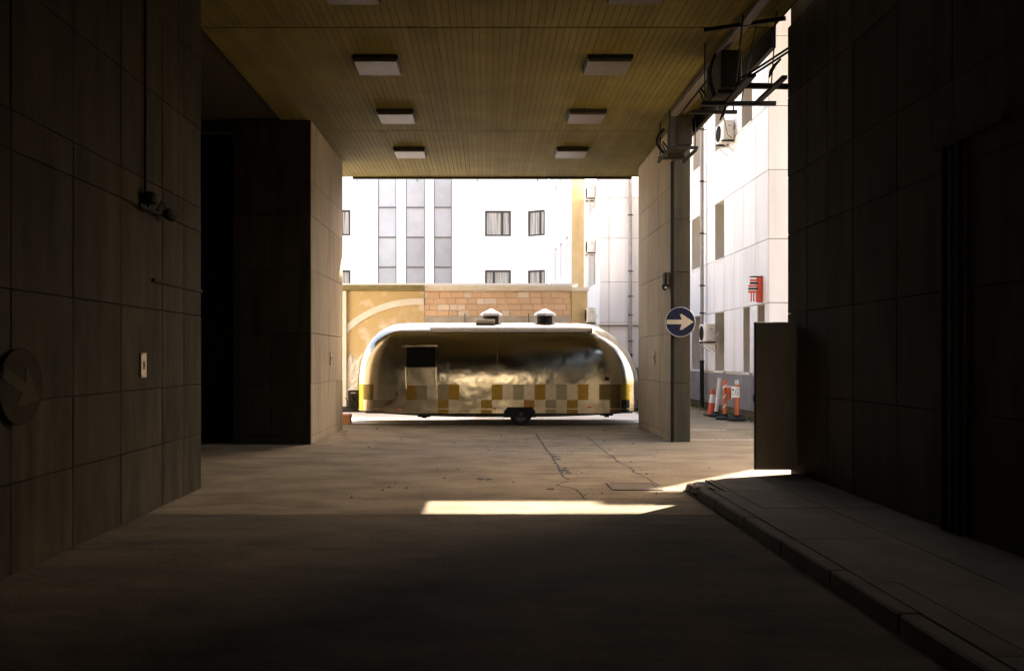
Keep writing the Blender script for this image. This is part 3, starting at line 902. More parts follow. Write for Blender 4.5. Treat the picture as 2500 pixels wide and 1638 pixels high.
# plinth along the side
for a, b in zip(cutsP[:-1], cutsP[1:]):
    panel('plinth_panel', wb, a, b, .22, 1.20, M['plinth'], '-X', FX - .03, gap=.006, d=.07, proud=rng.uniform(0, .004))
wobj('base_course', MB().box(FX + .02, FX + .044, 20.94, 33, 0, .22), M['concrete'], wb)
wobj('added_overhang', MB().box(12.6, 15.2, 20.7, 21.2, 13.78, 14.4), M['white_panel'], wb)  # unseen overhang added to cast the dark wedge beside the sun patch
wobj('core', MB().box(7.75, 12.6, 21.3, 23.2, 0, 14.35).box(7.75, 12.6, 23.21, 30.2, 0, 17.1), M['white_wall'], wb)
wobj('core', MB().box(7.75, 12.6, 30.3, 38, 0, 8.95), M['white_wall'], wb)
# set-back part facing the viewer
mB = lambda u, v, d: (u, 33.045 + d, v)
wobj('return_wall', holed((4.61, 7.245), (0, 9.0), [], mB, .3), M['panel_joint'], wb)
for r_, (z0, z1) in enumerate(((0.0, 1.26), (1.26, 3.08), (3.08, 4.71), (4.71, 6.47), (6.47, 8.1), (8.1, 9.0))):
    for (a, b) in ((4.565, 4.94), (4.94, 5.85), (5.85, 6.6), (6.6, 7.19)):
        panel('cladding_panel' if r_ else 'plinth_panel', wb, a, b, z0, z1, M['white_panel'] if r_ else M['plinth'], '-Y', 33.0, gap=.016, proud=rng.uniform(0, .004))
mS = lambda u, v, d: (4.565 + d, u, v)
hS = [(34.3, 36.6, 4.75, 6.4), (34.3, 36.6, 8.0, 8.9)]
wobj('side_wall', holed((33.05, 38.0), (0, 9.0), hS, mS, .3), M['white_panel'], wb)
for h in hS:
    window(wb, mS, *h, .28, M['ac_white'], M['glass'], .06, mull=(.5,))
wobj('canopy_strip', MB().box(4.5, 7.1, 32.9, 32.985, 2.93, 2.98), M['panel_joint'], wb)

def downpipe(label, x, y, z1, zdark, r=.062, jz=()):
    t = thing('downpipe', label, 'drainpipe', (x, y, 0), 0, 'rainwater pipes on the white walls')
    obj('pipe', MB().tube([(0, 0, zdark), (0, 0, z1)], r, 12), M['pipe_grey'], t)
    if zdark > .1:
        obj('boot', MB().tube([(0, 0, .05), (0, 0, zdark - .05), (0, 0, zdark + .08)], [r * 1.15, r * 1.15, r * 1.3], 12), M['black'], t)
    for z in jz:
        obj('clamp', MB().lathe([(r * 1.25, 0), (r * 1.25, .05)], 12, (0, 0, z)).box(-.01, .14, -.01, .01, z + .015, z + .035), M['dark_metal'], t)
    return t
downpipe('grey downpipe with a black foot on the white facade behind the traffic cone', 7.05, 26.8, 10.5, 1.5, jz=(3.1, 4.0, 5.7, 7.4, 9.1))
downpipe('grey downpipe on the white wall above the trailer rear, beside the pier', 5.77, 32.86, 8.95, 1.75, .075, jz=(2.3, 3.35, 4.1, 5.1, 7.35))

rs = thing('red_panel', 'red panel with a dark slatted piece on the white wall above the bollards', 'sign', (7.1, 21.4, 3.1))
obj('board', MB().cbox(-.02, .09, -.06, .1, .02, .68, .008), M['red'], rs)
obj('hood', MB().box(-.2, .1, -.08, .12, .68, .70), M['dark_metal'], rs)
for k in range(5):
    obj('slat', MB().cbox(-.26 + .04 * (k > 2) , -.03, -.07, .02, .27 + k * .075, .322 + k * .075, .004), M['dark_metal'] if k % 2 else M['red'], rs)
for lx in (-.19, -.12, -.05):
    obj('leg', MB().box(lx - .015, lx + .015, -.03, .0, .04, .27), M['red'], rs)

# unseen block added to cut the near edge of the sun patch
br = thing('sun_blocker', 'added unseen block high over the yard, trimming the sun patch', 'light_blocker', (8, 16.6, 10.6))
wobj('span', MB().box(4.1, 13.0, 16.0, 17.2, 10.57, 12.6), M['concrete'], br)

# ------------------------------------------------------------------ back buildings
yb = thing('yellow_building', 'narrow tall yellow wall strip between the white buildings', 'building', (4.2, 38, 0))
wobj('wall', MB().box(3.96, 4.56, 38.02, 39.5, 0, 14), M['ochre'], yb)
wobj('band', MB().box(3.94, 4.56, 37.94, 38.018, 3.8, 4.0), M['cream'], yb)
sb = thing('white_side_building', 'white facade with small windows receding beyond the yellow strip', 'building', (3.9, 43, 0))
mQ = lambda u, v, d: (3.95 - (u - 38.1) * .036 + d, u, v)
hQ = [(u - .5, u + .5, z, z + 1.75) for u in (39.8, 42.0, 44.2) for z in (5.75, 9.1)]
wobj('wall', holed((38.1, 47.0), (0, 14), hQ, mQ, .25), M['white_wall'], sb)
for h in hQ:
    window(sb, mQ, *h, .2, M['ac_white'], M['glass_pale'], .05)
bb = thing('white_building', 'plain white rear building with three tall glazed strips and dark framed windows', 'building', (-2, 48, 0))
BY = 48.0
mP = lambda u, v, d: (u, BY + d, v)
strips = [(-6.36, -5.27), (-4.72, -3.60), (-3.08, -2.02)]
hP = [(a, b, 3.4, 13.9) for a, b in strips]
hW = [(-.08, 1.44, 8.76, 10.25), (-.08, 1.44, 5.28, 6.77), (-9.5, -7.97, 8.8, 10.3), (-9.5, -7.97, 5.28, 6.77)]
wobj('front_wall', holed((-16, 2.2), (0, 15), hP + hW, mP, .3), M['white_wall'], bb)
for a, b in strips:
    mb = MB()
    for u in (a, b - .05):
        mb.box(u + .002, u + .048, BY + .02, BY + .1, 3.4, 13.9)
    zz = [3.45, 5.2, 6.95, 8.70, 10.45, 12.2, 13.85]
    for z in zz:
        mb.box(a + .05, b - .05, BY + .02, BY + .1, z - .04, z + .04)
    w = wobj('window_strip', mb, M['frame_grey'], bb)
    for z0, z1 in zip(zz[:-1], zz[1:]):
        wobj('pane', MB().box(a + .05, b - .05, BY + .07, BY + .08, z0 + .04, z1 - .04), M['glass_pale'], w)
for i, h in enumerate(hW):
    window(bb, mP, *h, .14, M['frame'], M['glass'], .1, curtain=True, mull=(.66 if i in (0, 2) else .34,))
ca, sa = math.cos(R(-30)), math.sin(R(-30))
mC = lambda u, v, d: (2.2 + u * ca - d * sa, BY + u * sa + d * ca, v)
hC = [(.25, 1.36, 8.72, 10.2), (.25, 1.36, 5.25, 6.73)]
wobj('splayed_wall', holed((0, 1.55), (0, 15), hC, mC, .3), M['white_wall'], bb)
for h in hC:
    window(bb, mC, *h, .12, M['frame'], M['glass'], .1, curtain=True, mull=(.7,))
wobj('core', MB().box(-16, 3.3, 48.6, 58, 0, 14.9), M['white_wall'], bb)
downpipe('thin grey rain pipe in the inner corner of the rear white building', 3.48, 46.9, 13, 0, .045)

# ------------------------------------------------------------------ low ochre and brick building behind the trailer
LY = 26.0
lb = thing('low_building', 'low ochre plaster and bare brick wall with a blind arch behind the trailer', 'building', (-.6, 26, 0))
wobj('plaster_wall', MB().box(-4.43, -1.98, LY, LY + .4, 0, 3.80), M['ochre_worn'], lb)
wobj('corner_pilaster', MB().box(-4.78, -4.432, LY - .12, LY + .4, 0, 3.78), M['cream'], lb)
wobj('left_return', MB().box(-9.5, -4.782, LY + .6, LY + 1, 0, 3.78), M['cream'], lb)
rr_ = random.Random(31)
gv, gf, gn = [], [], 16
for j in range(gn + 1):
    for k in range(gn + 1):
        edge_ = min(j, k, gn - j, gn - k)
        gv.append((-4.41 + 1.1 * k / gn, LY - (.0 if edge_ == 0 else .012 + rr_.uniform(0, .05)), .15 + (1.55 + .1 * math.sin(k * 1.1)) * j / gn))
gf = [(j * (gn + 1) + k, j * (gn + 1) + k + 1, (j + 1) * (gn + 1) + k + 1, (j + 1) * (gn + 1) + k) for j in range(gn) for k in range(gn)]
wobj('bare_rubble', MB().add(gv, gf), M['cream'], lb)
arc = MB()
v, f = [], []
n = 26
for k in range(n + 1):
    th = R(134) + (R(86) - R(134)) * k / n
    for rr in (3.23, 3.43):
        for yy in (LY - .03, LY + .01):
            v.append((-2.2 + rr * math.cos(th), yy, .12 + rr * math.sin(th)))
for k in range(n):
    a, b = 4 * k, 4 * k + 4
    f += [(a, a + 2, b + 2, b), (a + 2, a + 3, b + 3, b + 2), (a + 1, a, b, b + 1)]
arc.add(v, f)
# keep the arch within the plaster field
arc.v = [(max(-4.425, min(-1.985, x)), y, z) for x, y, z in arc.v]
wobj('arch_band', arc, M['cream'], lb)
cor = MB()
prof = [(0, 3.78), (-.10, 3.81), (-.16, 3.87), (-.2, 3.90), (-.2, 3.96), (.4, 3.96), (.4, 3.78)]
nP = len(prof)
def cornice(x0, x1, dz=0.0, k=1.0):
    vv = [(x0, LY + p * k, z + dz) for p, z in prof] + [(x1, LY + p * k, z + dz) for p, z in prof]
    return MB().add(vv, [tuple(range(nP)), tuple(range(2 * nP - 1, nP - 1, -1))] + [(i, (i + 1) % nP, (i + 1) % nP + nP, i + nP) for i in range(nP)])
wobj('cornice', cornice(-4.9, -1.96), M['olive'], lb)
wobj('cornice', cornice(-1.958, 2.70, .005, .7), M['cream'], lb)
wobj('roof_edge', MB().box(-9.5, 2.9, LY - .1, LY + 7, 3.966, 4.02), M['white_wall'], lb)
wobj('brick_backing', MB().box(-1.978, 2.70, LY + .03, LY + .4, 0, 3.785), M['mortar'], lb)
wobj('right_pilaster', MB().box(2.702, 3.2, LY - .06, LY + .4, 0, 3.78), M['ochre'], lb)
wobj('pilaster_cap', MB().box(2.68, 3.24, LY - .12, LY + .4, 3.782, 3.9), M['cream'], lb)
bh = .192
rb = random.Random(11)
z = 2.985
row = 0
while z < 3.77:
    x = -1.965 - (row % 2) * .14
    h1 = min(bh - .012, 3.78 - z)
    while x < 2.69:
        wd = rb.choice((.25, .38, .38, .38, .30))
        a, b = max(x, -1.97), min(x + wd, 2.695)
        if b - a > .06:
            pale = rb.random() < .13 or (abs(z - 3.18) < .1 and -1.7 < a < -.9) or (row == 0 and -1.8 < a < -.9 and rb.random() < .5)
            mm = M['brick_pale'] if pale else M['brick']
            y0 = LY + rb.uniform(0, .012)
            o = obj('brick', MB().cbox(-(b - a) / 2 + .005, (b - a) / 2 - .005, 0, .06, 0, h1, .006), mm, lb, (0, 0, 0))
            o.location = Vector(((a + b) / 2, y0, z)) - Vector(lb.location)
        x += wd
    z += bh
    row += 1
wobj('lintel', MB().box(-1.975, 2.698, LY - .015, LY + .1, 2.72, 2.975), M['lintel'], lb)
wobj('core', MB().box(-9.4, 3.1, LY + 1.0, LY + 6.8, 0, 3.9), M['mortar'], lb)
for rx in (-.68, .94 + .4):
    wobj('iron_rod', MB().tube([(rx, LY - .06, 2.5), (rx, LY - .06, 3.08)], .014, 6), M['dark_metal'], lb)
lw2 = thing('courtyard_wall', 'cream wall closing the yard at the left beyond the pier', 'wall', (-8, 24, 0))
wobj('wall', MB().box(-9.8, -9.4, 17.5, 26.5, 0, 6), M['cream'], lw2)

# ------------------------------------------------------------------ traffic cone and bollards
cn = thing('traffic_cone', 'red and white traffic cone beside the downpipe', 'traffic cone', (6.52, 23.6, 0))
obj('base', MB().cbox(-.22, .22, -.22, .22, 0, .05, .01), M['black'], cn)
def cr(z):
    return .155 - .11 * (z - .05) / .71
obj('cone', MB().lathe([(cr(.05), .05), (cr(.38), .38)], 24), M['red'], cn)
obj('white_band', MB().lathe([(cr(.38) + .002, .38), (cr(.62) + .002, .62)], 24), M['white_plastic'], cn)
obj('tip', MB().lathe([(cr(.62), .62), (cr(.74), .74), (.035, .77), (.015, .785)], 24), M['red'], cn)

def bollard(name, label, loc, m, h, base_r=.25, lean=(0, 0), band=None):
    t = thing(name, label, 'bollard', loc, 0, 'plastic posts by the grey plinth')
    obj('base', MB().lathe([(base_r, 0), (base_r, .05), (base_r * .86, .085), (.09, .10), (.07, .16)], 24), M['black'], t)
    obj('post', MB().tube([(0, 0, .09), (lean[0] * .5, lean[1] * .5, h * .5), (lean[0], lean[1], h)], .052, 14), m, t)
    if band:
        obj('band', MB().lathe([(.0545, 0), (.0545, band[1] - band[0])], 14, (lean[0], lean[1], band[0])), M['white_plastic'], t)
    return t
bollard('bollard_post', 'plain white post leaning behind the traffic cone', (6.50, 23.2, 0), M['white_plastic'], 1.1, .2, (.11, 0))
b1 = bollard('bollard_post', 'orange post with spiral white tape, between the cone and the sign post', (6.46, 22.2, 0), M['orange'], 1.08)
sp = MB()
for k in range(3):
    z0 = .28 + k * .26
    nn = 10
    vv = []
    for q in range(nn + 1):
        a = -math.pi * 1.05 + math.pi * 1.1 * q / nn
        zz = z0 + .17 * q / nn
        for dz in (0, .06):
            vv.append((.0535 * math.cos(a), .0535 * math.sin(a), zz + dz))
    sp.add(vv, [(2 * q, 2 * q + 2, 2 * q + 3, 2 * q + 1) for q in range(nn)])
obj('tape', sp, M['white_plastic'], b1)
obj('rag', MB().tube([(.03, -.05, .93), (.1, -.06, .82), (.12, -.05, .66), (.07, -.06, .52)], [.03, .07, .06, .02], 8), M['orange'], b1)
obj('tag', MB().box(.1, .2, -.01, .0, .55, .84), M['cream'], b1)
b2 = bollard('bollard_post', 'orange post holding a small white sign, nearest the steel door', (6.65, 21.75, 0), M['orange'], 1.08, .25, band=(.97, 1.083))
obj('sign_plate', MB().cbox(-.17, .055, -.075, -.062, .62, .90, .003), M['white_plastic'], b2)
ring = MB().tube([(.0 + .062 * math.cos(2 * math.pi * k / 20), -.078, .765 + .085 * math.sin(2 * math.pi * k / 20)) for k in range(21)], .006, 5, False)
obj('sign_ring', ring, M['ac_dark'], b2)
obj('sign_mark', MB().box(-.012, .012, -.0785, -.0755, .725, .775).box(-.15, -.085, -.0785, -.0755, .70, .707).box(-.15, -.085, -.0785, -.0755, .73, .737).box(-.15, -.1, -.0785, -.0755, .80, .85), M['ac_dark'], b2)
obj('link_bar', MB().tube([(-.34, .1, .90), (-.17, -.02, .905), (-.05, -.04, .9)], .014, 7), M['white_plastic'], b2)

# weeds and litter along the facade foot
rw_ = random.Random(21)
mb = MB()
for k in range(420):
    y = rw_.uniform(21, 30)
    x = 7.17 - abs(rw_.gauss(0, .16))
    h = rw_.uniform(.04, .16)
    dx, dy = rw_.uniform(-.06, .06), rw_.uniform(-.06, .06)
    w = rw_.uniform(.008, .02)
    mb.add([(x - w, y, 0), (x + w, y, 0), (x + dx, y + dy, h)], [(0, 1, 2)])
tag(stuff(obj('weeds', mb, M['weeds'])), 'thin weeds growing along the foot of the white facade', 'weeds')
mb = MB()
for k in range(260):
    y = rw_.uniform(21, 29.5)
    x = 7.1 - abs(rw_.gauss(0, .35))
    s_ = rw_.uniform(.015, .05)
    a = rw_.uniform(0, 6.28)
    zt = rw_.uniform(.006, .03)
    mb.add([(x + s_ * math.cos(a), y + s_ * math.sin(a), .006), (x + s_ * math.cos(a + 2), y + s_ * math.sin(a + 2), zt), (x + s_ * math.cos(a + 4.2), y + s_ * math.sin(a + 4.2), .008)], [(0, 1, 2)])
tag(stuff(obj('leaf_litter', mb, M['leaf_litter'])), 'dry leaves and litter swept against the facade foot', 'litter')

rg = random.Random(8)
mb = MB()
for k in range(500):
    x, y = rg.uniform(-3.2, 3.4), rg.uniform(9.8, 19.5)
    q = rg.uniform(.004, .013) if k % 9 else rg.uniform(.012, .03)
    a = rg.uniform(0, 6.28)
    c_, s_ = math.cos(a) * q, math.sin(a) * q
    mb.add([(x + c_, y + s_, .004), (x - s_, y + c_, .004), (x - c_, y - s_, .004), (x + s_ * .6, y - c_ * .6, .004), (x, y, .004 + q * .8)], [(0, 1, 4), (1, 2, 4), (2, 3, 4), (3, 0, 4)])
tag(stuff(obj('grit', mb, M['iron'])), 'small stones and grit scattered over the passage floor', 'grit')

# manhole cover
mh = thing('manhole_cover', 'rectangular iron access cover set in the asphalt before the kerb', 'manhole', (1.93, 10.72, 0))
obj('cover', MB().cbox(-.27, .27, -.24, .24, 0, .008, .003), M['iron'], mh)
fm = MB()
for (a, b, c, d) in ((-.32, .32, -.29, -.245), (-.32, .32, .245, .29), (-.32, -.275, -.245, .245), (.275, .32, -.245, .245)):
    fm.box(a, b, c, d, 0, .01)
obj('frame', fm, M['iron'], mh)
for k in range(14):
    obj('tread', MB().box(-.30 + k * .044, -.28 + k * .044, -.285, -.25, .01, .0125), M['iron'], mh)

# ------------------------------------------------------------------ the trailer
XC, YC, A, B = 0.30, 21.35, 3.58, 1.05
ZT = 2.585
tr = thing('camper_trailer', 'rounded polished aluminium camper trailer with a checkered lower band and serving hatch', 'camper trailer', (XC, YC, 0))
def zbot(xl):
    return .235 + .125 * min(1, (abs(xl - .1) / 3.4)) ** 2.4
Z1 = 0.95
def prof_t(z):
    return max(0.0, min(1.0, (z - Z1) / (ZT - Z1)))
def wid(z):
    t = prof_t(z)
    base = B * (1 - max(0, t) ** 2.7) ** (1 / 2.7)
    if z < Z1:
        base = B
    return base
def lenr(z, side):
    t = prof_t(z)
    La, q = (1.30, 2.25) if side < 0 else (1.62, 2.0)
    v = A - La * (1 - (1 - t ** q) ** (1 / q))
    if z < Z1:
        v = A
    return v
def corner(z, side):
    l, w = lenr(z, side), wid(z)
    rx = min(0.62 if side < 0 else 0.85, l * .6)
    return l, w, rx, w * (.62 if side < 0 else .72)
def side_y(xl, z):
    s = -1 if xl < 0 else 1
    l, w, rx, ry = corner(z, s)
    u = abs(xl) - (l - rx)
    if u <= 0:
        return w
    u = min(1, u / rx)
    return w - ry + ry * (1 - u ** 2.6) ** (1 / 2.6)
def outline(z, n_side=44, n_c=22):
    """closed ring of (x, y), starts at -X end centre, runs along -Y side"""
    pts = []
    def half(s):
        l, w, rx, ry = corner(z, s)
        out = []
        for k in range(n_c + 1):
            a = (math.pi / 2) * k / n_c
            e = 2 / 2.6
            out.append((s * (l - rx + rx * math.cos(a) ** e), w - ry + ry * math.sin(a) ** e))
        return out
    L_, R_ = half(-1), half(1)
    xs0, xs1 = L_[-1][0], R_[-1][0]
    w = wid(z)
    mid = [(xs0 + (xs1 - xs0) * k / n_side, w) for k in range(1, n_side)]
    top = L_ + mid + R_[::-1]
    ring = [(x, -y) for x, y in top] + [(x, y) for x, y in top[::-1]]
    return ring
nz = 40
zs = []
for k in range(nz + 1):
    t = k / nz
    if t < .3:
        zs.append((0, t / .3))
    else:
        th = (t - .3) / .7 * math.pi / 2
        zs.append((1, Z1 + (ZT - Z1) * math.sin(th) ** .96))
rings = []
for kind, val in zs:
    if kind == 0:
        base = outline(Z1 if val == 1 else .35 + val * (Z1 - .35))
        ring = []
        for (x, y) in base:
            zb = zbot(x)
            zz = zb + (Z1 - zb) * val
            ring.append((x, y, zz))
    else:
        zz = min(val, ZT - .0005)
        ring = [(x, y, zz) for x, y in outline(zz)]
    rings.append(ring)
nr = len(rings[0])
v = [p for r_ in rings for p in r_]
f = []
for i in range(len(rings) - 1):
    for k in range(nr):
        f.append((i * nr + k, i * nr + (k + 1) % nr, (i + 1) * nr + (k + 1) % nr, (i + 1) * nr + k))
f.append(tuple(range((len(rings) - 1) * nr, len(rings) * nr)))
body = MB().add(v, f, True)
bme = body.mesh('body', M['skin'])
bob = link('body', bme, tr)

def patch(x0, x1, z0, z1, off, nu=6, nv=6, follow_bottom=False):
    """grid on the near (-Y) side of the skin, local coordinates"""
    va = []
    for j in range(nv + 1):
        for i in range(nu + 1):
            x = x0 + (x1 - x0) * i / nu
            zb = max(z0, zbot(x) + .004) if follow_bottom else z0
            z = zb + (z1 - zb) * j / nv
            y = side_y(x, z)
            e = .01
            dydx = (side_y(x + e, z) - side_y(x - e, z)) / (2 * e)
            dydz = (side_y(x, z + e) - side_y(x, z - e)) / (2 * e)
            nn = Vector((-dydx, 1, -dydz)).normalized()
            p = Vector((x, y, z)) + nn * off
            va.append((p.x, -p.y, p.z))
    fa = [(j * (nu + 1) + i, j * (nu + 1) + i + 1, (j + 1) * (nu + 1) + i + 1, (j + 1) * (nu + 1) + i) for j in range(nv) for i in range(nu)]
    return MB().add(va, fa, True)
def sk(x):           # world x to trailer x
    return x - XC
CW = .2665
def cell(k, n=1):
    return .13 + CW * k - XC, .13 + CW * (k + n) - XC
UP = {-13: 'yellow', -12: 'brown', -10: 'grey', -8: 'ochre', -7: 'grey', -5: 'grey', -4: 'ochre', 0: 'ochre', 1: 'pale', 2: 'grey', 3: 'pale', 4: 'ochre', 5: 'pale', 6: 'grey', 7: 'pale', 8: 'ochre', 10: 'brown', 11: 'brown', 12: 'yellow'}
LO = {-13: 'yellow', -11: 'grey', -5: 'ochre', -1: 'ochre', 3: 'orange', 5: 'grey', 7: 'ochre', 11: 'brown', 12: 'black'}
ZU0, ZU1 = .635, 1.02
for k, c in UP.items():
    a, b = cell(k)
    if k == -13:
        a = b - .13
    if k == 12:
        a, b = a + .02, b - .03
    obj('vinyl_square', patch(a, b, ZU0, ZU1, .0035), VINYL[c], tr)
for k, c in LO.items():
    a, b = cell(k)
    if k == -13:
        a = b - .13
    if k == 12:
        a, b = a + .02, b - .03
    mbp = patch(a, b, .2, ZU0 - .002, .0035, follow_bottom=True)
    obj('vinyl_square', mbp, VINYL[c], tr)
# sheet seams, rivet lines
for x_ in (-2.45, -1.25, -.05, 1.15, 2.3):
    obj('sheet_seam', patch(x_ - .009, x_ + .009, .3, 2.5, .0022, 1, 24), M['trim'], tr)
    rv = MB()
    for q in range(46):
        z = .4 + q * .044
        if z > 2.3:
            break
        y = side_y(x_ + .022, z)
        rv.lathe([(.005, 0), (.003, -.004)], 6, (x_ + .022, -y - .001, z), 'Y')
    stuff(obj('rivet_line', rv, M['trim'], tr))
for s in (-1, 1):
    for x_ in (2.75, 2.98, 3.18, 3.34):
        zt = 2.3 if x_ < 3 else (2.05 if x_ < 3.2 else 1.75)
        obj('end_seam', patch(s * x_ - .006, s * x_ + .006, .42, zt, .0022, 1, 20), M['trim'], tr)
obj('belt_rail', patch(-3.25, 3.25, .395, .425, .006, 60, 1), M['trim'], tr)
obj('base_strip', (lambda mb: mb)(patch(-3.3, 3.35, .2, .3, .005, 80, 2, follow_bottom=True)), M['black'], tr)
# underbody
ub = MB()
va = []
nseg = 40
for i in range(nseg + 1):
    x_ = -3.3 + 6.65 * i / nseg
    zb = zbot(x_) - .03
    yy = max(.05, side_y(x_, .5) - .04)
    va += [(x_, -yy, zb), (x_, yy, zb), (x_, yy, zb + .16), (x_, -yy, zb + .16)]
fa = []
for i in range(nseg):
    a, b = 4 * i, 4 * i + 4
    fa += [(a, a + 1, b + 1, b), (a + 1, a + 2, b + 2, b + 1), (a + 2, a + 3, b + 3, b + 2), (a + 3, a, b, b + 3)]
fa += [(0, 1, 2, 3), (4 * nseg, 4 * nseg + 3, 4 * nseg + 2, 4 * nseg + 1)]
obj('belly_pan', ub.add(va, fa), M['black'], tr)
# wheels and arches
def wheel(yy, sgn):
    x_ = .855 - XC
    t = obj('wheel', MB().lathe([(.17, 0), (.245, .0), (.272, .03), (.275, .09), (.275, .11), (.272, .17), (.245, .2), (.17, .2)], 36, (x_, yy, .275), 'Y'), M['tyre'], tr)
    yo = yy if sgn < 0 else yy + .2
    obj('rim', MB().lathe([(.172, 0), (.165, -.012 * -sgn * -1), (.12, .02), (.11, .012)], 30, (x_, yo - .012, .275), 'Y'), M['rim'], t)
    obj('hub', MB().lathe([(.05, 0), (.045, -.03), (.02, -.04)], 18, (x_, yo - .005, .275), 'Y'), M['rim'], t)
    nt_ = MB()
    for k in range(6):
        a = math.pi / 3 * k
        nt_.lathe([(.011, 0), (.009, -.014)], 6, (x_ + .085 * math.cos(a), yo - .004, .275 + .085 * math.sin(a)), 'Y')
    obj('lug_nuts', nt_, M['sign_back'], t)
wheel(-1.035, -1)
wheel(.83, 1)
xa = .815 - XC
wa = MB().prism([(xa - .40, .20), (xa - .37, .36), (xa - .29, .455), (xa + .30, .455), (xa + .39, .37), (xa + .41, .20)], -1.062, -.9)
obj('wheel_arch', wa, M['black'], tr)
# serving hatch
hx0, hx1 = sk(-1.985), sk(-1.275)
obj('hatch_frame', patch(hx0 - .03, hx1 + .03, 1.415, 1.945, .006, 10, 10), M['trim'], tr)
hb = obj('serving_hatch', patch(hx0, hx1, 1.445, 1.93, .012, 10, 10), M['void'], tr)
aw = MB()
yt = -side_y(-1.9, 1.96)
aw.box(hx0 - .12, hx1 + .05, yt - .07, yt + .02, 1.955, 1.985)
obj('hatch_awning', aw, M['trim'], tr)
yl = -side_y(-1.9, 1.4)
obj('folding_counter', MB().cbox(hx0 + .03, hx1 - .01, yl - .035, yl - .01, .985, 1.40, .008), M['trim'], tr)
for x_ in (hx0 - .01, hx1 + .03):
    obj('counter_stay', MB().tube([(x_, yl - .02, 1.44), (x_, yl - .04, 1.2), (x_ + .02, yl - .03, .9)], .013, 7), M['trim'], tr)
obj('counter_edge', MB().box(hx0 - .02, hx1 + .02, yl - .06, yl - .008, 1.402, 1.425), M['trim'], tr)
for q in range(9):
    obj('hinge_stud', MB().lathe([(.014, 0), (.01, -.012)], 8, (hx0 - .045, yl - .008, 1.0 + q * .055), 'Y'), M['trim'], tr)
# roof furniture
ax0, ax1 = sk(-1.42), sk(2.68)
yr = -side_y(.5, 2.38)
obj('awning_roll', MB().cbox(ax0, ax1, yr - .07, yr + .03, 2.345, 2.43, .02), M['white_plastic'], tr)
obj('awning_rail', MB().box(ax0 - .02, ax1 - .14, yr - .08, yr - .05, 2.325, 2.342), M['white_plastic'], tr)
obj('awning_lip', MB().box(ax0 - .01, ax1 + .01, yr - .03, yr + .05, 2.432, 2.44), M['dark_metal'], tr)
for x_ in (sk(.12), sk(1.52)):
    b_ = obj('roof_vent', MB().lathe([(.2, 2.50), (.2, 2.74), (.17, 2.76)], 20, (x_, 0, 0)), M['dark_metal'], tr)
    cap = MB()
    n = 8
    for k in range(n):
        a0, a1 = 2 * math.pi * k / n, 2 * math.pi * (k + 1) / n
        p = lambda a, r, z: (x_ + r * math.cos(a), r * math.sin(a), z)
        cap.add([p(a0, .30, 2.76), p(a1, .30, 2.76), p(a1, .275, 2.82), p(a0, .275, 2.82)], [(0, 1, 2, 3)])
        cap.add([p(a0, .275, 2.82), p(a1, .275, 2.82), p(a1, .04, 2.95), p(a0, .04, 2.95)], [(0, 1, 2, 3)])
        cap.add([p(a0, .04, 2.95), p(a1, .04, 2.95), p(0, 0, 2.95)], [(0, 1, 2)])
        cap.add([p(a0, .30, 2.76), p(a1, .30, 2.76), p(0, 0, 2.76)], [(0, 1, 2)])
    obj('vent_cap', cap, M['white_plastic'], b_)
obj('roof_hatch', MB().cbox(sk(-.27), sk(.22), -.42, -.1, 2.55, 2.66, .02), M['cream'], tr)
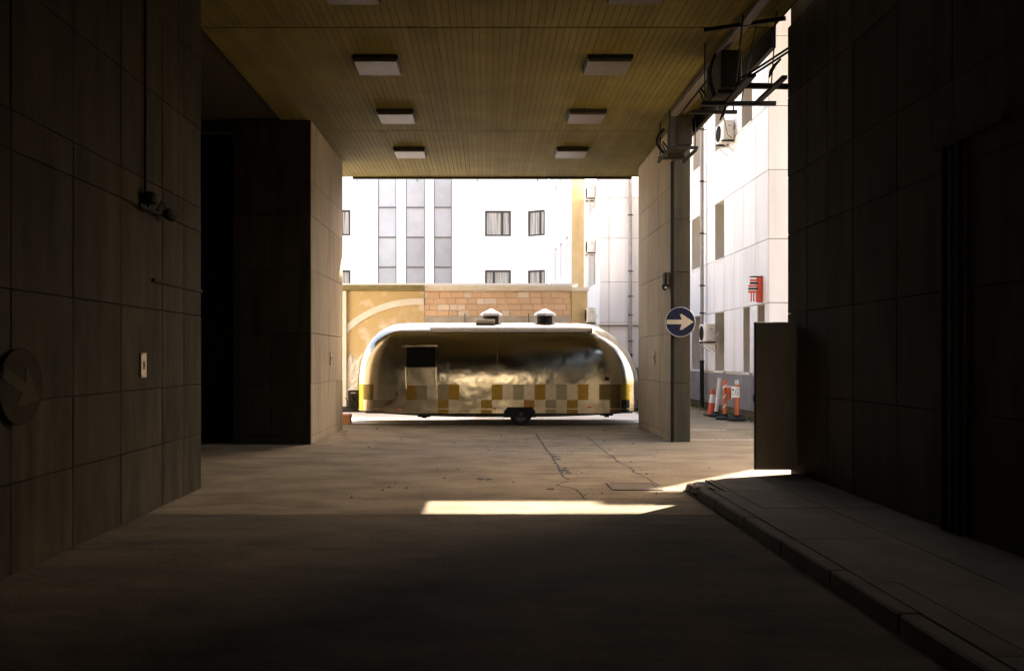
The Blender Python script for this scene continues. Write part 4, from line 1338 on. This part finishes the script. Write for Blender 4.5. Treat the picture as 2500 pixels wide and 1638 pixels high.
# lights, jacks, bumper, hitch
for x_, z in ((sk(-2.16), .40), (sk(.2), .43), (sk(2.54), .46)):
    y = -side_y(x_, z)
    obj('marker_light', MB().cbox(x_ - .05, x_ + .05, y - .02, y + .005, z - .018, z + .018, .005), M['orange'], tr)
for x_ in (sk(-1.55), sk(3.02)):
    zb = zbot(x_)
    obj('stabilizer_jack', MB().box(x_ - .16, x_ + .14, -.9, -.7, zb - .07, zb - .03).box(x_ - .06, x_ + .05, -.86, -.72, zb - .11, zb - .07), M['dark_metal'], tr)
bp = obj('rear_bumper', MB().cbox(sk(3.55), sk(4.02), -.85, .85, .33, .40, .015), M['dark_metal'], tr)
obj('bumper_plate', MB().box(sk(3.45), sk(4.03), -.86, .86, .402, .425), M['trim'], bp)
obj('bumper_post', MB().bar((sk(3.95), -.6, .42), (sk(3.9), -.6, .62), .04), M['dark_metal'], bp)
yl2 = -side_y(3.32, .75)
obj('tail_light', MB().cbox(3.44, 3.50, -.40, -.30, .70, .84, .01), M['red'], tr)
yk = -side_y(sk(2.98), 1.16)
obj('socket_cover', MB().cbox(sk(2.93), sk(3.04), yk - .018, yk + .01, 1.11, 1.20, .006), M['dark_metal'], tr)
hc = MB()
hc.bar((-3.2, -.6, .36), (-4.45, -.05, .33), .06, .1).bar((-3.2, .6, .36), (-4.45, .05, .33), .06, .1).bar((-4.3, 0, .33), (-4.65, 0, .35), .07)
hi = obj('hitch', hc, M['ac_dark'], tr)
obj('jack_leg', MB().tube([(-4.0, -.45, .25), (-4.0, -.45, .45)], .035, 10).bar((-4.05, -.5, .31), (-3.3, -.58, .31), .03), M['black'], hi)
gut = []
for k in range(24):
    z = .5 + 1.65 * k / 23
    gut.append((-lenr(z, -1) - .012, 0, z))
obj('front_trim', MB().tube(gut, .022, 7), M['ac_dark'], tr)

gb = thing('generator_box', 'grey metal unit with black hoses standing on the trailer hitch', 'generator', (-3.30, 20.9, .41))
obj('case', MB().cbox(-.2, .16, -.2, .2, 0, .44, .012), M['ac_dark'], gb)
obj('lid', MB().cbox(-.215, .175, -.215, .215, .442, .475, .008), M['ac_white'], gb)
obj('label_strip', MB().box(-.13, .0, -.204, -.2, .37, .39), M['white_plastic'], gb)
obj('hose', MB().tube([(-.1, -.21, .28), (-.06, -.26, .2), (.05, -.27, .17), (.16, -.24, .16), (.2, -.2, .24)], .022, 8).tube([(.04, -.27, .17), (.04, -.25, .0)], .03, 8), M['black'], gb)
obj('side_stand', MB().tube([(-.24, -.1, 0), (-.23, -.12, .18), (-.28, -.12, .26)], .014, 6), M['black'], gb)
wb_ = thing('timber_block', 'short orange brown timber block under the trailer hitch', 'wood block', (-3.60, 20.75, 0))
obj('block', MB().cbox(-.17, .17, -.15, .15, 0, .25, .012), M['wood'], wb_)
tag(wb_, 'short orange brown timber block under the trailer hitch', 'wood block')
